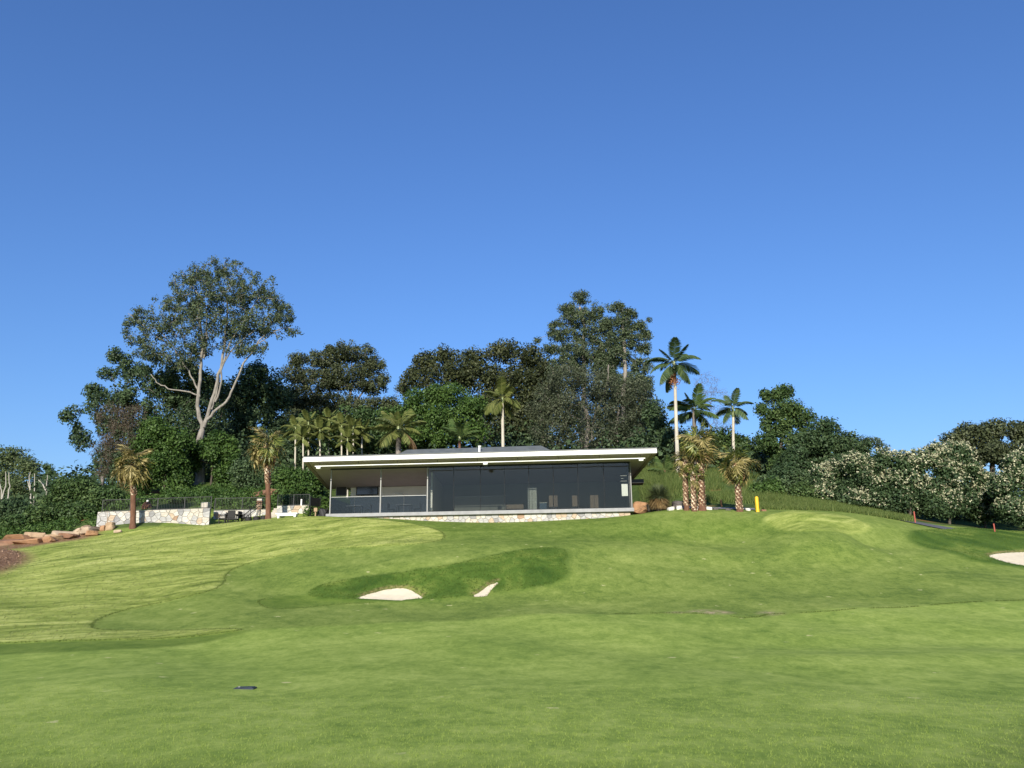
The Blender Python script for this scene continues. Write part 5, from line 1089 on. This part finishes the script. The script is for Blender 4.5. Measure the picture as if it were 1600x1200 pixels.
tb = Tubes(10); tb.add([(0, 0, -.2), (0, 0, .05), (0, 0, .2), (0, 0, .38), (0, 0, .42)], [.34, .38, .34, .2, .1]); link('base', tb.mesh('base'), e, BK_FAN); tb = Tubes(10); tb.add([(0, 0, .421), (0, 0, .47), (0, 0, .54), (0, 0, .56)], [.05, .09, .07, .01]); link('top', tb.mesh('top'), e, M_WHITE)
# black plastic sheet heap by the clubhouse corner
x = at(505, 800, 60.2); rock('black_tarpaulin', 'black tarpaulin heap against the left corner of the clubhouse', (x[0], x[1], gz1(x[0], x[1]) + .35), (.55, .5, .55), M_SHADE, 490, 'tarpaulin')

# ---------------------------------------------------------------- grass tree
x = at(1030, 790, 57.6); e = empty('grass_tree', (x[0], x[1], gz1(x[0], x[1]))); tag(e, 'round spiky grass tree with a straw skirt right of the clubhouse', 'shrub')
tb = Tubes(10); tb.add([(0, 0, -.2), (0, 0, .4), (0, 0, .85)], [.24, .22, .18]); link('trunk', tb.mesh('trunk'), e, BK_DARK)
rng = np.random.default_rng(500)
def spray(n, c, Lr, zr, w, droop):
    a = rng.uniform(0, 2 * math.pi, n); z = rng.uniform(*zr, n); L = rng.uniform(*Lr, n); d = np.c_[np.cos(a) * np.sqrt(1 - z * z), np.sin(a) * np.sqrt(1 - z * z), z]; S = np.c_[-np.sin(a), np.cos(a), np.zeros(n)] * w
    m = c + d * (L * .6)[:, None]; t = c + d * L[:, None] - np.c_[np.zeros(n), np.zeros(n), droop * L]
    V = np.stack([c - S, c + S, m + S, m - S, t - S * .2, t + S * .2], 1).reshape(-1, 3); b = np.arange(n)[:, None] * 6
    return V, np.concatenate([b + [0, 1, 2, 3], b + [3, 2, 5, 4]]), np.repeat(rng.random(n), 6)
V, F, t = spray(900, np.array([0, 0, .9]), (.9, 1.25), (-.15, .98), .018, .12); link('green_spikes', np_mesh('green_spikes', V, F, t), e, leaf_mat('spike_green', (.06, .08, .04), (.13, .16, .08), (.24, .27, .14)))
V, F, t = spray(900, np.array([0, 0, .85]), (.7, 1.05), (-.75, -.05), .018, .25); V[:, 2] = np.maximum(V[:, 2], .03); link('straw_skirt', np_mesh('straw_skirt', V, F, t), e, G_STRAW)

# ---------------------------------------------------------------- bollard, stakes, path, valve cover
M_YEL = plain('yellow_paint', (.72, .43, .02), .45, .4, .08, 3); M_RED = plain('faded_red_paint', (.36, .085, .06), .6, .3, .15, 4); M_ORG = plain('orange_paint', (.62, .25, .10), .6, .3, .12, 4)
def post(name, label, cat, px, py0, py1, Y, r, mat, seg=14, cap=None, group=None):
    b = at(px, py0, Y); z = min(b[2], gz1(b[0], b[1])) ; top = at(px, py1, Y)[2]; e = empty(name, (b[0], b[1], z)); tag(e, label, cat, group); H = top - z
    tb = Tubes(seg); tb.add([(0, 0, -.15), (0, 0, .02), (0, 0, H - r * .9)], [r, r, r]); link('shaft', tb.mesh('shaft'), e, mat)
    tb = Tubes(seg); tb.add([(0, 0, H - r * .9 + .001), (0, 0, H - r * .35), (0, 0, H - r * .05), (0, 0, H)], [r, r * .85, r * .45, .004]); link('cap', tb.mesh('cap'), e, cap or mat)
    tb = Tubes(seg); tb.add([(0, 0, -.1), (0, 0, .03), (0, 0, .035)], [r * 1.25, r * 1.25, r * 1.0]); link('base_collar', tb.mesh('base_collar'), e, M_DKROCK)
post('bollard', 'yellow bollard on the crest right of the fan palms', 'bollard', 1184, 801, 775.5, 53.8, .115, M_YEL)
post('marker_stake', 'thin orange stake behind the lone fan palm', 'stake', 1127.5, 794, 780.5, 60, .055, M_ORG, 8, group='coloured marker stakes')
post('marker_stake', 'red stake beside the blossoming shrubs, left of the two', 'stake', 1429.5, 811, 799, 57.5, .045, M_RED, 8, group='coloured marker stakes')
post('marker_stake', 'red stake nearest the right edge of the photo', 'stake', 1554, 828, 818, 56.5, .045, M_RED, 8, group='coloured marker stakes')
def asphalt():
    t = NT('asphalt'); v = t.mapping(); return t.finish(t.ramp(t.noise(v, 12, 6, .7), [(.3, (.07, .073, .080)), (.7, (.13, .135, .145))]), .9, .2, t.bump(t.noise(v, 60, 3), .3, .01))
def strip(name, label, pts, half, dz, mat):
    P = np.array(pts)[:, :2]; d = np.r_[0, np.cumsum(np.linalg.norm(np.diff(P, axis=0), axis=1))]; s = np.arange(0, d[-1], .3); C = np.c_[np.interp(s, d, P[:, 0]), np.interp(s, d, P[:, 1])]
    T = unit(np.gradient(C, axis=0)); N = np.c_[-T[:, 1], T[:, 0]]; k = np.linspace(-half, half, 9); X = C[:, None] + N[:, None] * k[None, :, None]
    Z = gz(X[..., 0], X[..., 1]) + dz; ii = np.arange(X.shape[0] * 9).reshape(-1, 9)
    F = np.stack([ii[:-1, :-1], ii[:-1, 1:], ii[1:, 1:], ii[1:, :-1]], -1).reshape(-1, 4)
    return tag(link(name, np_mesh(name, np.c_[X.reshape(-1, 2), Z.ravel()], F, smooth=True), None, mat), label, kind='structure')
strip('cart_path', 'grey asphalt cart path at the foot of the blossoming shrubs', [at(1370, 805, 59.5), at(1430, 815, 57.8), at(1490, 827, 56.0), at(1540, 835, 54.5)], 1.0, .05, asphalt())
strip('gravel_bed', 'grey gravel bed round the palm cluster', [at(1040, 795, 58.4), at(1110, 794, 58.0), at(1180, 796, 57.2)], 1.1, .05, plain('grey_gravel', (.20, .20, .205), .95, .15, .45, 14, bump=.6))
x = hits([(383, 1076)])[0]; e = empty('valve_box', (x[0], x[1], gz1(x[0], x[1])), .05); tag(e, 'small dark irrigation valve cover set in the fairway turf', 'valve cover')
M_LID = plain('dark_green_plastic', (.028, .036, .050), .55, .4, .25, 12)
box_obj('frame', -.18, .18, -.13, .13, -.05, .018, M_LID, e, .006); box_obj('lid', -.155, .155, -.105, .105, .0185, .03, M_LID, e, .004)
box_obj('bolt', -.12, -.09, -.015, .015, .0305, .036, M_POST, e)
